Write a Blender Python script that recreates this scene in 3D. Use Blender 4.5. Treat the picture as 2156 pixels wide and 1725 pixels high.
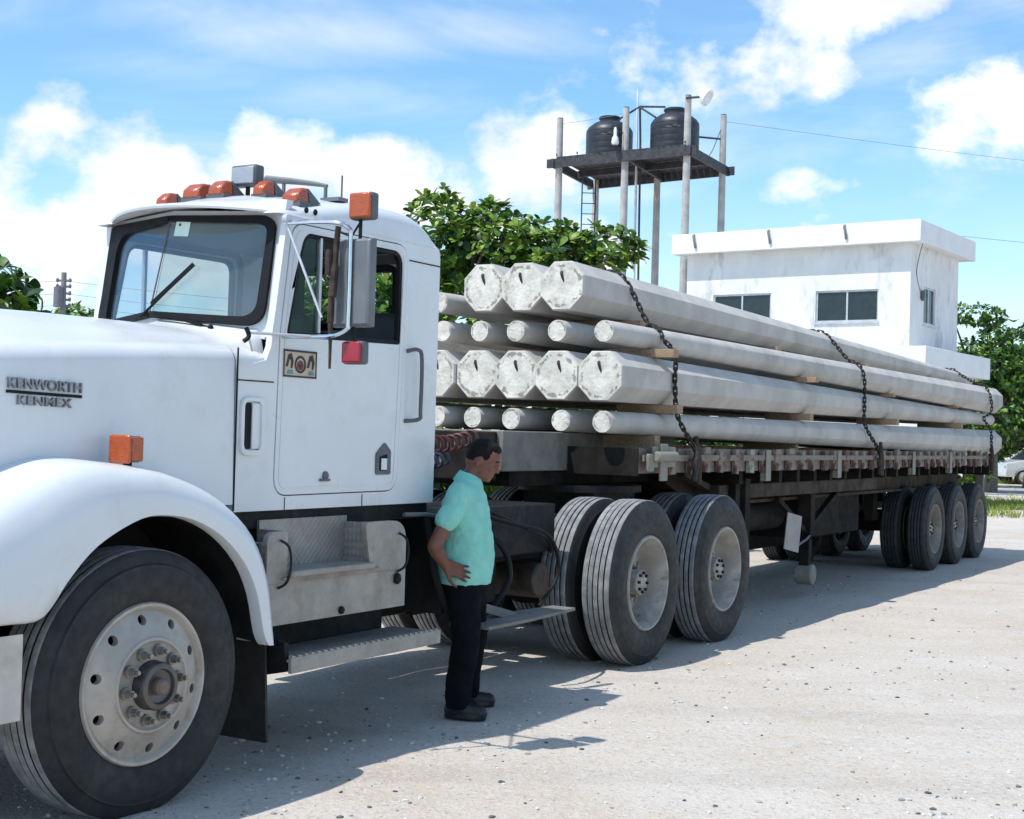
import bpy, bmesh, math, random
import numpy as np
from mathutils import Vector, Matrix, noise as mnoise
from mathutils.geometry import tessellate_polygon

for o in list(bpy.data.objects): bpy.data.objects.remove(o)
scene = bpy.context.scene
COL = scene.collection
R = math.radians

# ------------------------------------------------------------------ camera
CAM_H = 1.58
cam_d = bpy.data.cameras.new('camera'); cam = bpy.data.objects.new('camera', cam_d); COL.objects.link(cam)
cam_d.sensor_width = 36.0; cam_d.lens = 36.0 * 2952.7 / 2156.0
cam_d.clip_start = 0.05; cam_d.clip_end = 4000
PITCH, ROLL = .0172, .0277
cam.matrix_world = (Matrix.Translation((0, 0, CAM_H)) @ Matrix.Rotation(math.pi/2 + PITCH, 4, 'X') @ Matrix.Rotation(ROLL, 4, 'Z'))
scene.camera = cam
scene.render.resolution_x = 1024; scene.render.resolution_y = 819

# ------------------------------------------------------------------ sun and sky
SUN_L = Vector((-.446, -.294, 1.0)).normalized()          # direction towards the sun
SUN_EL = math.asin(SUN_L.z); SUN_AZ = math.atan2(SUN_L.x, SUN_L.y)
sd = bpy.data.lights.new('sun', 'SUN'); sun = bpy.data.objects.new('sun', sd); COL.objects.link(sun)
sd.energy = 3.5; sd.angle = R(.5); sd.color = (1.0, .975, .93)
sun.rotation_euler = SUN_L.to_track_quat('Z', 'Y').to_euler(); sun.location = (-10, -6, 25)

world = bpy.data.worlds.new('World'); scene.world = world; world.use_nodes = True
wn = world.node_tree.nodes; wl = world.node_tree.links; wn.clear()
def wnode(t, **k):
    n = wn.new(t)
    for a, b in k.items(): setattr(n, a, b)
    return n
def wmath(op, a, b=None, clamp=False):
    n = wnode('ShaderNodeMath', operation=op, use_clamp=clamp)
    for i, v in enumerate((a, b)):
        if v is None: continue
        if isinstance(v, (int, float)): n.inputs[i].default_value = v
        else: wl.new(v, n.inputs[i])
    return n.outputs[0]
def wvec(op, a, b):
    n = wnode('ShaderNodeVectorMath', operation=op)
    for i, v in enumerate((a, b)):
        if v is None: continue
        if isinstance(v, tuple): n.inputs[i].default_value = v
        else: wl.new(v, n.inputs[i])
    return n
sky = wnode('ShaderNodeTexSky', sky_type='NISHITA', sun_disc=False)
sky.sun_elevation = SUN_EL; sky.sun_rotation = SUN_AZ % (2*math.pi)
sky.altitude = 0; sky.air_density = 1.0; sky.dust_density = .6; sky.ozone_density = 1.6
SKY_S = .115
tc = wnode('ShaderNodeTexCoord')
dirv = tc.outputs['Generated']
def view_dir(u, v):
    a, b = (u - 1078.) / 2952.7, (862.5 - v) / 2952.7
    c, s = math.cos(ROLL), math.sin(ROLL)
    a, b = c*a - s*b, s*a + c*b
    return Vector((a, math.cos(PITCH) - b*math.sin(PITCH), math.sin(PITCH) + b*math.cos(PITCH))).normalized()
def wnoise(scale, detail, stretch, rough=.55, off=(0, 0, 0), distort=0.):
    v = wvec('MULTIPLY', dirv, stretch).outputs[0]
    v = wvec('ADD', v, off).outputs[0]
    n = wnode('ShaderNodeTexNoise'); n.inputs['Scale'].default_value = scale; n.inputs['Detail'].default_value = detail
    n.inputs['Roughness'].default_value = rough; n.inputs['Distortion'].default_value = distort
    wl.new(v, n.inputs['Vector']); return n.outputs[0]
# cumulus: fractal noise over the whole sky, with the banks of the day grown around centres
cum = wnoise(4.6, 6, (1, 1, 1.7), .56, (3.1, 1.7, .4), .15)
puff = wnoise(15, 5, (1, 1, 1.3), .6, (.3, 5.1, 2.2))
banks = [  # centre given as (u, v) of a bearing, half width, half height (radians), weight
 ((30, 480), .09, .06, .38), ((105, 275), .045, .055, .31), ((330, 390), .075, .06, .42), ((560, 345), .075, .05, .46), ((430, 500), .20, .055, .40),
 ((780, 385), .085, .042, .42), ((1130, 345), .055, .05, .40), ((1830, 10), .095, .04, .38), ((1650, 185), .10, .040, .34),
 ((1980, 240), .12, .048, .33), ((2150, 220), .07, .07, .30), ((1680, 385), .060, .026, .40), ((1250, 520), .16, .07, .26),
 ((1560, 470), .10, .05, .24), ((2090, 560), .06, .06, .30), ((200, 600), .15, .05, .30), ((-300, 420), .12, .08, .40), ((2500, 400), .12, .08, .38)]
acc = None
for (uv, hw, hh, amp) in banks:
    c = view_dir(*uv)
    d = wvec('SUBTRACT', dirv, tuple(c)).outputs[0]
    d = wvec('MULTIPLY', d, (1/hw, 1/hw, 1/hh)).outputs[0]
    ln = wvec('LENGTH', d, None).outputs['Value']
    fall = wmath('MULTIPLY', wmath('SUBTRACT', 1.25, ln, True), amp)
    acc = fall if acc is None else wmath('MAXIMUM', acc, fall)
val = wmath('ADD', wmath('MULTIPLY', cum, 1.0), acc)
val = wmath('ADD', val, wmath('MULTIPLY', wmath('SUBTRACT', puff, .5), .75))
mr = wnode('ShaderNodeMapRange', interpolation_type='SMOOTHSTEP'); wl.new(val, mr.inputs[0])
mr.inputs[1].default_value = .67; mr.inputs[2].default_value = .90
# thin high cloud, long streaks
cir = wnoise(2.6, 5, (1, 1, 4.6), .62, (7.7, 2.3, 1.9), .5)
veils = None
for (uv, hw, hh, amp) in [((620, 60), .15, .030, .26), ((860, 222), .12, .026, .26), ((1060, 75), .12, .018, .16), ((330, 140), .10, .018, .12), ((1900, 300), .16, .05, .14), ((1700, 90), .12, .03, .10)]:
    d = wvec('MULTIPLY', wvec('SUBTRACT', dirv, tuple(view_dir(*uv))).outputs[0], (1/hw, 1/hw, 1/hh)).outputs[0]
    fall = wmath('MULTIPLY', wmath('SUBTRACT', 1.0, wvec('LENGTH', d, None).outputs['Value'], True), amp); veils = fall if veils is None else wmath('MAXIMUM', veils, fall)
cir = wmath('ADD', cir, veils)
mc = wnode('ShaderNodeMapRange', interpolation_type='SMOOTHSTEP'); wl.new(cir, mc.inputs[0])
mc.inputs[1].default_value = .40; mc.inputs[2].default_value = .78; mc.inputs[4].default_value = .52
dens = wmath('MAXIMUM', mr.outputs[0], mc.outputs[0])
# whitish air low over the horizon
sep = wnode('ShaderNodeSeparateXYZ'); wl.new(dirv, sep.inputs[0])
low = wnode('ShaderNodeMapRange', interpolation_type='SMOOTHSTEP'); wl.new(sep.outputs[2], low.inputs[0])
low.inputs[1].default_value = -.01; low.inputs[2].default_value = .23; low.inputs[3].default_value = .50; low.inputs[4].default_value = 0
dens = wmath('MAXIMUM', dens, low.outputs[0])
skyt = wvec('MULTIPLY', sky.outputs[0], (1.0, 1.36, 1.50)).outputs[0]      # the camera's vivid blue
skyc = wnode('ShaderNodeVectorMath', operation='SCALE'); wl.new(skyt, skyc.inputs[0]); skyc.inputs['Scale'].default_value = SKY_S
shade = wnoise(9, 3, (1, 1, 1.5), .55, (3.1, 1.7, .55))
cr = wnode('ShaderNodeMapRange'); wl.new(shade, cr.inputs[0]); cr.inputs[1].default_value = .3; cr.inputs[2].default_value = .62
cmix = wnode('ShaderNodeMix', data_type='RGBA'); wl.new(cr.outputs[0], cmix.inputs[0])
cmix.inputs[6].default_value = (.70, .75, .80, 1); cmix.inputs[7].default_value = (.98, .975, .96, 1)
fin = wnode('ShaderNodeMix', data_type='RGBA'); wl.new(dens, fin.inputs[0]); wl.new(skyc.outputs[0], fin.inputs[6]); wl.new(cmix.outputs[2], fin.inputs[7])
bg = wnode('ShaderNodeBackground'); wl.new(fin.outputs[2], bg.inputs[0]); bg.inputs[1].default_value = 1.0
wo = wnode('ShaderNodeOutputWorld'); wl.new(bg.outputs[0], wo.inputs[0])

scene.view_settings.view_transform = 'Standard'; scene.view_settings.look = 'None'
scene.view_settings.exposure = .34; scene.view_settings.gamma = 1.0; scene.view_settings.use_curve_mapping = False
scene.render.engine = 'CYCLES'
world.cycles.sampling_method = 'MANUAL'; world.cycles.sample_map_resolution = 512
scene.cycles.max_bounces = 6; scene.cycles.diffuse_bounces = 3; scene.cycles.glossy_bounces = 3; scene.cycles.transparent_max_bounces = 16

# ------------------------------------------------------------------ materials
MATS = {}
def pbr(name, col, rough=.6, metal=0., var=.12, scale=6., bump=0., bscale=60., dirt=None, dirt_amt=.5, dirt_scale=2.5, coat=0., spec=.5, detail=3, stretch=(1, 1, 1), rust=None):
    m = bpy.data.materials.new(name); m.use_nodes = True; MATS[name] = m
    nt = m.node_tree; n = nt.nodes; l = nt.links; b = n['Principled BSDF']
    b.inputs['Roughness'].default_value = rough; b.inputs['Metallic'].default_value = metal
    b.inputs['Coat Weight'].default_value = coat; b.inputs['Coat Roughness'].default_value = .12
    b.inputs['Specular IOR Level'].default_value = spec
    t = n.new('ShaderNodeTexCoord'); mp = n.new('ShaderNodeMapping'); mp.inputs['Scale'].default_value = stretch; l.new(t.outputs['Object'], mp.inputs[0])
    def nz(s, d=detail, r=.6):
        q = n.new('ShaderNodeTexNoise'); q.inputs['Scale'].default_value = s; q.inputs['Detail'].default_value = d; q.inputs['Roughness'].default_value = r
        l.new(mp.outputs[0], q.inputs['Vector']); return q.outputs[0]
    def mix(f, a, c):
        q = n.new('ShaderNodeMix'); q.data_type = 'RGBA'
        if isinstance(f, float): q.inputs[0].default_value = f
        else: l.new(f, q.inputs[0])
        for i, v in ((6, a), (7, c)):
            if isinstance(v, tuple): q.inputs[i].default_value = (*v, 1) if len(v) == 3 else v
            else: l.new(v, q.inputs[i])
        return q.outputs[2]
    def rng(f, lo, hi, a=0., c=1.):
        q = n.new('ShaderNodeMapRange'); q.interpolation_type = 'SMOOTHSTEP'; l.new(f, q.inputs[0])
        for i, v in ((1, lo), (2, hi), (3, a), (4, c)): q.inputs[i].default_value = v
        return q.outputs[0]
    lo = tuple(max(0, c*(1-var)) for c in col); hi = tuple(min(1, c*(1+var)) for c in col)
    out = mix(rng(nz(scale), .3, .7), lo, hi)
    if dirt: out = mix(rng(nz(dirt_scale, 5, .68), .5, .72, 0., dirt_amt), out, dirt)
    if rust: out = mix(rng(nz(rust[1], 4, .7), rust[2], rust[2]+.08), out, rust[0])
    l.new(out, b.inputs['Base Color'])
    if bump:
        bp = n.new('ShaderNodeBump'); bp.inputs['Strength'].default_value = min(1., bump); bp.inputs['Distance'].default_value = .01
        l.new(nz(bscale, 2), bp.inputs['Height']); l.new(bp.outputs[0], b.inputs['Normal'])
    rr = rng(nz(scale*2.3, 2), .25, .75, max(.03, rough-.08), min(1, rough+.1)); l.new(rr, b.inputs['Roughness'])
    return m
paint = pbr('truck_white_paint', (.68, .69, .695), .32, var=.035, scale=1.5, coat=.35, dirt=(.50, .475, .44), dirt_amt=.34, dirt_scale=3.2, bump=.02, bscale=3, rust=((.30, .25, .21), 17., .735))
paint_in = pbr('cab_headliner_grey', (.10, .11, .12), .8)
black = pbr('black_chassis_paint', (.008, .008, .009), .6, var=.4, dirt=(.03, .027, .024), dirt_amt=.5, bump=.2, spec=.25)
rubber = pbr('tyre_rubber', (.014, .0138, .0138), .68, var=.25, scale=9, dirt=(.042, .038, .034), dirt_amt=.6, dirt_scale=4, bump=.1, bscale=90)
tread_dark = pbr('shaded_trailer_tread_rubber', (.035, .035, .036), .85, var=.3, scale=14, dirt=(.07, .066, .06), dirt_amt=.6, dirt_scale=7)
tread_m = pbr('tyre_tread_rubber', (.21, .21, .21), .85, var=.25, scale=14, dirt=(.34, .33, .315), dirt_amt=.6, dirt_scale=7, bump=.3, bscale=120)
gasket = pbr('black_rubber_gasket', (.009, .009, .011), .6, spec=.2)
alu_rim = pbr('aluminium_wheel', (.42, .375, .325), .5, .35, var=.12, scale=5, dirt=(.24, .20, .16), dirt_amt=.6, dirt_scale=6)
steel_rim = pbr('painted_steel_wheel', (.33, .305, .27), .7, .0, var=.18, dirt=(.12, .085, .06), dirt_amt=.85, dirt_scale=5)
nut_m = pbr('steel_nut', (.30, .27, .24), .5, .7, var=.25, scale=30)
rusty = pbr('rusty_iron', (.055, .038, .030), .85, .2, var=.4, scale=14, bump=.3)
chain_m = pbr('chain_dark_iron', (.055, .046, .040), .7, .5, var=.4, scale=30)
chrome = pbr('chrome', (.62, .63, .65), .18, 1.0, var=.06, scale=8)
dull_alu = pbr('mirror_shell_stainless', (.16, .165, .175), .5, .35, var=.12, scale=4, dirt=(.25, .25, .25), dirt_amt=.4)
amber = pbr('amber_lens', (.40, .070, .012), .28, var=.12, scale=40, coat=.4, bump=.3, bscale=120)
redlens = pbr('red_lens', (.32, .010, .022), .25, var=.1, scale=40, coat=.4)
lamp_grey = pbr('lamp_housing_grey', (.10, .105, .115), .5)
lampface = pbr('work_lamp_glass', (.42, .43, .46), .3, .3, var=.1)
paper = pbr('paper_sticker', (.62, .78, .72), .7, var=.06)
seatm = pbr('seat_vinyl', (.05, .055, .065), .6)
concrete = pbr('pole_concrete', (.47, .445, .41), .85, var=.12, scale=3., dirt=(.32, .30, .265), dirt_amt=.6, dirt_scale=1.6, bump=.12, bscale=70, detail=5)
concrete_end = pbr('cut_concrete_face', (.66, .62, .55), .9, var=.18, scale=7., dirt=(.30, .255, .20), dirt_amt=.7, dirt_scale=8, bump=.4, bscale=45, detail=5)
dark_steel = pbr('strand_steel', (.05, .04, .035), .7, .4)
wood = pbr('spacer_wood', (.34, .23, .145), .85, var=.3, scale=12, stretch=(1, 8, 8), bump=.3)
rail_paint = pbr('worn_cream_rail_paint', (.21, .172, .138), .75, var=.15, scale=7, dirt=(.13, .10, .08), dirt_amt=.85, dirt_scale=8, rust=((.11, .048, .038), 7., .54), bump=.3)
bracket_paint = pbr('pale_green_bracket_paint', (.23, .215, .17), .7, var=.12, dirt=(.22, .19, .15), dirt_amt=.7, dirt_scale=12)
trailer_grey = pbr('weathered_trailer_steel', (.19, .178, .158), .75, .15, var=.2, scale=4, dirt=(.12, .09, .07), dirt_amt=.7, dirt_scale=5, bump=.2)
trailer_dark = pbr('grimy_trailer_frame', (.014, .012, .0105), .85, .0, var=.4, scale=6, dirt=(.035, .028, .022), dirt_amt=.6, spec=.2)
brown_beam = pbr('brown_grimy_beam', (.060, .048, .038), .85, var=.35, scale=6, dirt=(.02, .016, .012), dirt_amt=.7, spec=.2)
plank_m = pbr('deck_plank_wood', (.20, .15, .11), .85, var=.3, scale=5)
shirt_m = pbr('mint_polo_cloth', (.25, .60, .50), .9, var=.08, scale=14, bump=.35, bscale=55)
trouser_m = pbr('dark_navy_trousers', (.0065, .0072, .0095), .95, var=.25, scale=9, bump=.3, bscale=40, spec=.08)
skin_m = pbr('brown_skin', (.175, .070, .045), .5, var=.15, scale=18, spec=.4)
hair_m = pbr('black_hair', (.006, .0055, .0055), .7, spec=.2, var=.4, scale=60, bump=.8, bscale=140, stretch=(1, 1, .3))
shoe_m = pbr('black_leather', (.010, .010, .011), .45, var=.3)
wallw = pbr('whitewashed_wall', (.76, .755, .745), .88, var=.06, scale=2, dirt=(.33, .325, .31), dirt_amt=.62, dirt_scale=1.9, bump=.15, bscale=30, stretch=(1, 1, .42))
facia = pbr('white_parapet_paint', (.80, .80, .795), .85, var=.03, scale=2, dirt=(.60, .60, .60), dirt_amt=.4, dirt_scale=1.2)
alu_frame = pbr('aluminium_window_frame', (.55, .56, .58), .45, .4)
pvc = pbr('weathered_drain_pipe', (.22, .21, .20), .7)
tank_m = pbr('black_tank_plastic', (.022, .024, .03), .42, var=.25, scale=4, dirt=(.06, .06, .065), dirt_amt=.5)
post_m = pbr('tower_concrete_post', (.43, .41, .39), .85, var=.15, scale=3, dirt=(.26, .25, .23), dirt_amt=.5)
tower_steel = pbr('tower_dark_steel', (.05, .05, .056), .65, .2, var=.3)
grate_m = pbr('step_diamond_plate', (.32, .295, .262), .55, .3, var=.12, scale=7, dirt=(.22, .18, .14), dirt_amt=.6, dirt_scale=6)
white_pl = pbr('white_lamp_enamel', (.75, .76, .77), .4)
bark = pbr('bark', (.16, .125, .095), .9, var=.3, scale=10, bump=.6)
leafA = pbr('leaf_bright_green', (.20, .32, .040), .45, var=.25, scale=3)
leafB = pbr('leaf_mid_green', (.075, .175, .022), .45, var=.25, scale=3)
leafC = pbr('leaf_dark_green', (.022, .062, .014), .5, var=.3, scale=3)
leafD = pbr('leaf_yellow_green', (.31, .35, .055), .5, var=.25, scale=3)
for m_ in (leafA, leafB, leafC, leafD):   # light shines through leaves
    nt = m_.node_tree; b = nt.nodes['Principled BSDF']; tr = nt.nodes.new('ShaderNodeBsdfTranslucent'); mx = nt.nodes.new('ShaderNodeMixShader')
    nt.links.new(b.inputs['Base Color'].links[0].from_socket, tr.inputs[0]); mx.inputs[0].default_value = .3
    nt.links.new(b.outputs[0], mx.inputs[1]); nt.links.new(tr.outputs[0], mx.inputs[2]); nt.links.new(mx.outputs[0], nt.nodes['Material Output'].inputs[0])
car_paint = pbr('car_silver_paint', (.62, .63, .64), .3, .2, coat=.5, var=.03)
dark_glass = pbr('dark_window_glass', (.02, .028, .034), .06, var=.2)
red_hose = pbr('red_coiled_air_line', (.065, .018, .016), .45)
blue_hose = pbr('blue_air_line', (.02, .025, .05), .45)
tan_m = pbr('tan_decal', (.52, .42, .31), .6); brown_m = pbr('dark_decal_ink', (.035, .028, .03), .6); maroon = pbr('maroon_decal_ink', (.16, .04, .035), .6); teal_m = pbr('teal_decal_ink', (.10, .26, .30), .6)

def vary(m):                  # every pole its own patch of the texture
    nt = m.node_tree; n = nt.nodes; l = nt.links; oi = n.new('ShaderNodeObjectInfo'); mu = n.new('ShaderNodeMath'); mu.operation = 'MULTIPLY'; l.new(oi.outputs['Random'], mu.inputs[0]); mu.inputs[1].default_value = 37.
    for q in [x for x in n if x.type == 'MAPPING']:
        cb = n.new('ShaderNodeCombineXYZ'); l.new(mu.outputs[0], cb.inputs[0]); l.new(mu.outputs[0], cb.inputs[1]); l.new(cb.outputs[0], q.inputs['Location'])
vary(concrete); vary(concrete_end)
def chipped(m):               # broken, dirty edge round the cut faces
    nt = m.node_tree; n = nt.nodes; l = nt.links; b = n['Principled BSDF']; src = b.inputs['Base Color'].links[0].from_socket; mp = [x for x in n if x.type == 'MAPPING'][0]
    at = n.new('ShaderNodeAttribute'); at.attribute_name = 'rim'; nz = n.new('ShaderNodeTexNoise'); nz.inputs['Scale'].default_value = 13; nz.inputs['Detail'].default_value = 5; nz.inputs['Roughness'].default_value = .7; l.new(mp.outputs[0], nz.inputs['Vector'])
    ad = n.new('ShaderNodeMath'); ad.operation = 'MULTIPLY_ADD'; l.new(at.outputs['Fac'], ad.inputs[0]); ad.inputs[1].default_value = .30; l.new(nz.outputs[0], ad.inputs[2])
    r1 = n.new('ShaderNodeMapRange'); r1.interpolation_type = 'SMOOTHSTEP'; l.new(ad.outputs[0], r1.inputs[0]); r1.inputs[1].default_value = .75; r1.inputs[2].default_value = .83; r1.inputs[4].default_value = .8
    mx = n.new('ShaderNodeMix'); mx.data_type = 'RGBA'; l.new(r1.outputs[0], mx.inputs[0]); l.new(src, mx.inputs[6]); mx.inputs[7].default_value = (.20, .175, .145, 1); l.new(mx.outputs[2], b.inputs['Base Color'])
chipped(concrete_end)
def diamond(m):   # raised tread lozenges on the plate
    nt = m.node_tree; n = nt.nodes; l = nt.links; b = n['Principled BSDF']
    t = n.new('ShaderNodeTexCoord'); mp = n.new('ShaderNodeMapping'); mp.inputs['Scale'].default_value = (38, 38, 38); mp.inputs['Rotation'].default_value = (0, R(45), 0)
    ck = n.new('ShaderNodeTexVoronoi'); ck.inputs['Randomness'].default_value = 0; l.new(t.outputs['Object'], mp.inputs[0]); l.new(mp.outputs[0], ck.inputs['Vector'])
    ck.inputs['Scale'].default_value = 1.0
    bp = n.new('ShaderNodeBump'); bp.inputs['Strength'].default_value = .9; bp.inputs['Distance'].default_value = .006; bp.invert = True
    l.new(ck.outputs['Distance'], bp.inputs['Height']); l.new(bp.outputs[0], b.inputs['Normal'])
diamond(grate_m)

def glass(name, tint, gloss, haze, hazecol=(.5, .55, .56)):
    m = bpy.data.materials.new(name); m.use_nodes = True; nt = m.node_tree; n = nt.nodes; l = nt.links; n.clear()
    tr = n.new('ShaderNodeBsdfTransparent'); tr.inputs[0].default_value = (*tint, 1)
    gl = n.new('ShaderNodeBsdfGlossy'); gl.inputs['Roughness'].default_value = .02
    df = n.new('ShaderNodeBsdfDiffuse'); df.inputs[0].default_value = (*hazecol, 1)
    fr = n.new('ShaderNodeFresnel'); fr.inputs[0].default_value = 1.5
    mu = n.new('ShaderNodeMath'); mu.operation = 'MULTIPLY_ADD'; l.new(fr.outputs[0], mu.inputs[0]); mu.inputs[1].default_value = gloss; mu.inputs[2].default_value = .0
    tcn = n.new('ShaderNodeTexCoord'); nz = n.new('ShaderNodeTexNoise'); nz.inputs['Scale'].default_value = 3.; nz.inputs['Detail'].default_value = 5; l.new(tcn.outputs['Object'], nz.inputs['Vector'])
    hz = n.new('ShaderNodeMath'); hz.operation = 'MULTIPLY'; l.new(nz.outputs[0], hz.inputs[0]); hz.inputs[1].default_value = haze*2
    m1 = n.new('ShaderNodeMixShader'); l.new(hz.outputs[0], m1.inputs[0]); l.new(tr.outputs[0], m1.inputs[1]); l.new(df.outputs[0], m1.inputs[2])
    m2 = n.new('ShaderNodeMixShader'); l.new(mu.outputs[0], m2.inputs[0]); l.new(m1.outputs[0], m2.inputs[1]); l.new(gl.outputs[0], m2.inputs[2])
    o = n.new('ShaderNodeOutputMaterial'); l.new(m2.outputs[0], o.inputs[0]); return m
ws_glass = glass('windscreen_glass_sky_veil', (.74, .84, .85), 1.35, .17, (.34, .40, .42))  # near pane: veil of reflected sky painted in as teal-grey diffuse haze
ws_glass_clear = glass('windscreen_glass_no_veil', (.82, .88, .92), .35, .01)  # far pane: hardly any painted veil, weaker reflection
side_glass = glass('cab_side_glass', (.72, .80, .77), .06, .002)

# ------------------------------------------------------------------ frames and mesh building
class Frame:
    def __init__(s, o, rot): s.o = Vector(o); s.rot = rot; s.m = Matrix.Translation(s.o) @ Matrix.Rotation(rot, 4, 'Z')
    def w(s, p): return s.m @ Vector(p)
TF = Frame((-1.449, 5.669, 0), math.pi/2 - .5322)        # truck: x to the rear, y to the far side, z up; origin under the near front tyre
WF = Frame((0, 0, 0), 0)
ORG = {}                                                 # object name -> (frame, origin in that frame)

def setp(o, label=None, cat=None, group=None, kind=None):
    if label: o['label'] = label
    if cat: o['category'] = cat
    if group: o['group'] = group
    if kind: o['kind'] = kind
    return o
def thing(name, label, cat, frame, origin, group=None):
    o = bpy.data.objects.new(name, None); COL.objects.link(o); o.empty_display_size = .2
    o.location = frame.w(origin); o.rotation_euler = (0, 0, frame.rot); ORG[o.name] = (frame, Vector(origin))
    return setp(o, label, cat, group)

def rot_to(d):   # rotation taking z to direction d
    return Vector(d).normalized().to_track_quat('Z', 'Y').to_matrix()

class MB:
    def __init__(s): s.v = []; s.f = []; s.mi = []; s.cur = 0
    def add(s, vs, fs, mi=None):
        b = len(s.v); s.v += [tuple(v) for v in vs]; s.f += [tuple(b+i for i in f) for f in fs]; s.mi += [s.cur if mi is None else mi]*len(fs); return s
    def box(s, x0, x1, y0, y1, z0, z1, mi=None):
        v = [(x, y, z) for x in (x0, x1) for y in (y0, y1) for z in (z0, z1)]
        return s.add(v, [(0, 1, 3, 2), (4, 6, 7, 5), (0, 4, 5, 1), (2, 3, 7, 6), (0, 2, 6, 4), (1, 5, 7, 3)], mi)
    def obox(s, c, size, m3, mi=None):
        v = [Vector(c) + m3 @ Vector((x*size[0]/2, y*size[1]/2, z*size[2]/2)) for x in (-1, 1) for y in (-1, 1) for z in (-1, 1)]
        return s.add(v, [(0, 1, 3, 2), (4, 6, 7, 5), (0, 4, 5, 1), (2, 3, 7, 6), (0, 2, 6, 4), (1, 5, 7, 3)], mi)
    def bar(s, a, b, w, h, mi=None):     # square bar between two points
        a, b = Vector(a), Vector(b); return s.obox((a+b)/2, (w, h, (b-a).length), rot_to(b-a), mi)
    def rings(s, rings, closed=True, caps=True, mi=None):
        n = len(rings[0]); vs = [p for r in rings for p in r]; fs = []
        for i in range(len(rings)-1):
            for j in range(n if closed else n-1):
                k = (j+1) % n; fs.append((i*n+j, i*n+k, (i+1)*n+k, (i+1)*n+j))
        if caps and closed: fs.append(tuple(range(n-1, -1, -1))); fs.append(tuple((len(rings)-1)*n + j for j in range(n)))
        return s.add(vs, fs, mi)
    def cyl(s, a, b, r0, r1=None, n=16, caps=True, mi=None, e=1.0):
        a, b = Vector(a), Vector(b); r1 = r0 if r1 is None else r1; m = rot_to(b-a)
        return s.rings([[c + m @ Vector((r*math.cos(2*math.pi*j/n), e*r*math.sin(2*math.pi*j/n), 0)) for j in range(n)] for c, r in ((a, r0), (b, r1))], True, caps, mi)
    def tube(s, pts, r, n=8, caps=True, mi=None):
        pts = [Vector(p) for p in pts]; rs = r if isinstance(r, (list, tuple)) else [r]*len(pts); rings = []; up = None
        for i, p in enumerate(pts):
            t = (pts[min(i+1, len(pts)-1)] - pts[max(i-1, 0)]).normalized()
            if up is None: up = t.orthogonal().normalized()
            up = (up - t*up.dot(t)); up = up.normalized() if up.length > 1e-6 else t.orthogonal().normalized(); sd_ = t.cross(up)
            rings.append([p + up*(rs[i]*math.cos(2*math.pi*j/n)) + sd_*(rs[i]*math.sin(2*math.pi*j/n)) for j in range(n)])
        return s.rings(rings, True, caps, mi)
    def lathe(s, prof, n=48, axis='y', c=(0, 0, 0), mis=None, mi=None):    # prof: (radius, along axis)
        c = Vector(c); vs = []; fs = []; ml = []
        for (r, h) in prof:
            for j in range(n):
                a = 2*math.pi*j/n; p = (r*math.cos(a), h, r*math.sin(a)) if axis == 'y' else ((h, r*math.cos(a), r*math.sin(a)) if axis == 'x' else (r*math.cos(a), r*math.sin(a), h))
                vs.append(c + Vector(p))
        b = len(s.v); s.v += [tuple(v) for v in vs]
        for i in range(len(prof)-1):
            for j in range(n):
                k = (j+1) % n; s.f.append((b+i*n+j, b+(i+1)*n+j, b+(i+1)*n+k, b+i*n+k)); s.mi.append(mis[i] if mis else (s.cur if mi is None else mi))
        return s
    def ell(s, c, r, m3=None, nu=16, nv=10, mi=None):
        c = Vector(c); m3 = m3 or Matrix.Identity(3); vs = [c + m3 @ Vector((0, 0, -r[2]))]
        for i in range(1, nv):
            t = -math.pi/2 + math.pi*i/nv
            for j in range(nu):
                a = 2*math.pi*j/nu; vs.append(c + m3 @ Vector((r[0]*math.cos(t)*math.cos(a), r[1]*math.cos(t)*math.sin(a), r[2]*math.sin(t))))
        vs.append(c + m3 @ Vector((0, 0, r[2]))); fs = []
        for j in range(nu): fs.append((0, 1+(j+1) % nu, 1+j))
        for i in range(nv-2):
            for j in range(nu):
                k = (j+1) % nu; fs.append((1+i*nu+j, 1+i*nu+k, 1+(i+1)*nu+k, 1+(i+1)*nu+j))
        L = len(vs)-1
        for j in range(nu): fs.append((L, 1+(nv-2)*nu+j, 1+(nv-2)*nu+(j+1) % nu))
        return s.add(vs, fs, mi)
    def plate(s, outer, holes, fn, th, mi=None):       # flat panel with holes; fn(u, v, d) -> point, d = 0 front, th back
        loops = [outer] + list(holes); allp = [p for L in loops for p in L]; n = len(allp)
        tris = tessellate_polygon([[Vector((p[0], p[1], 0)) for p in L] for L in loops])
        vs = [fn(p[0], p[1], 0) for p in allp] + [fn(p[0], p[1], th) for p in allp]
        fs = [t for t in tris] + [(t[2]+n, t[1]+n, t[0]+n) for t in tris]
        b = 0
        for L in loops:
            m = len(L)
            for i in range(m):
                j = (i+1) % m; fs.append((b+i, b+j, b+j+n, b+i+n))
            b += m
        return s.add(vs, fs, mi)
    def build(s, name, mats, parent=None, frame=TF, origin=(0, 0, 0), smooth=35., bevel=0., seg=2, recalc=True, ddata=None):
        me = bpy.data.meshes.new(name)
        if parent is not None: frame, origin = ORG[parent.name]
        o3 = Vector(origin); me.from_pydata([tuple(Vector(v)-o3) for v in s.v], [], s.f)
        mats = mats if isinstance(mats, (list, tuple)) else [mats]
        for m in mats: me.materials.append(m)
        if len(mats) > 1: me.polygons.foreach_set('material_index', s.mi)
        finish(me, smooth, recalc)
        return place(name, me, parent, frame, origin, bevel, seg)
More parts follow.
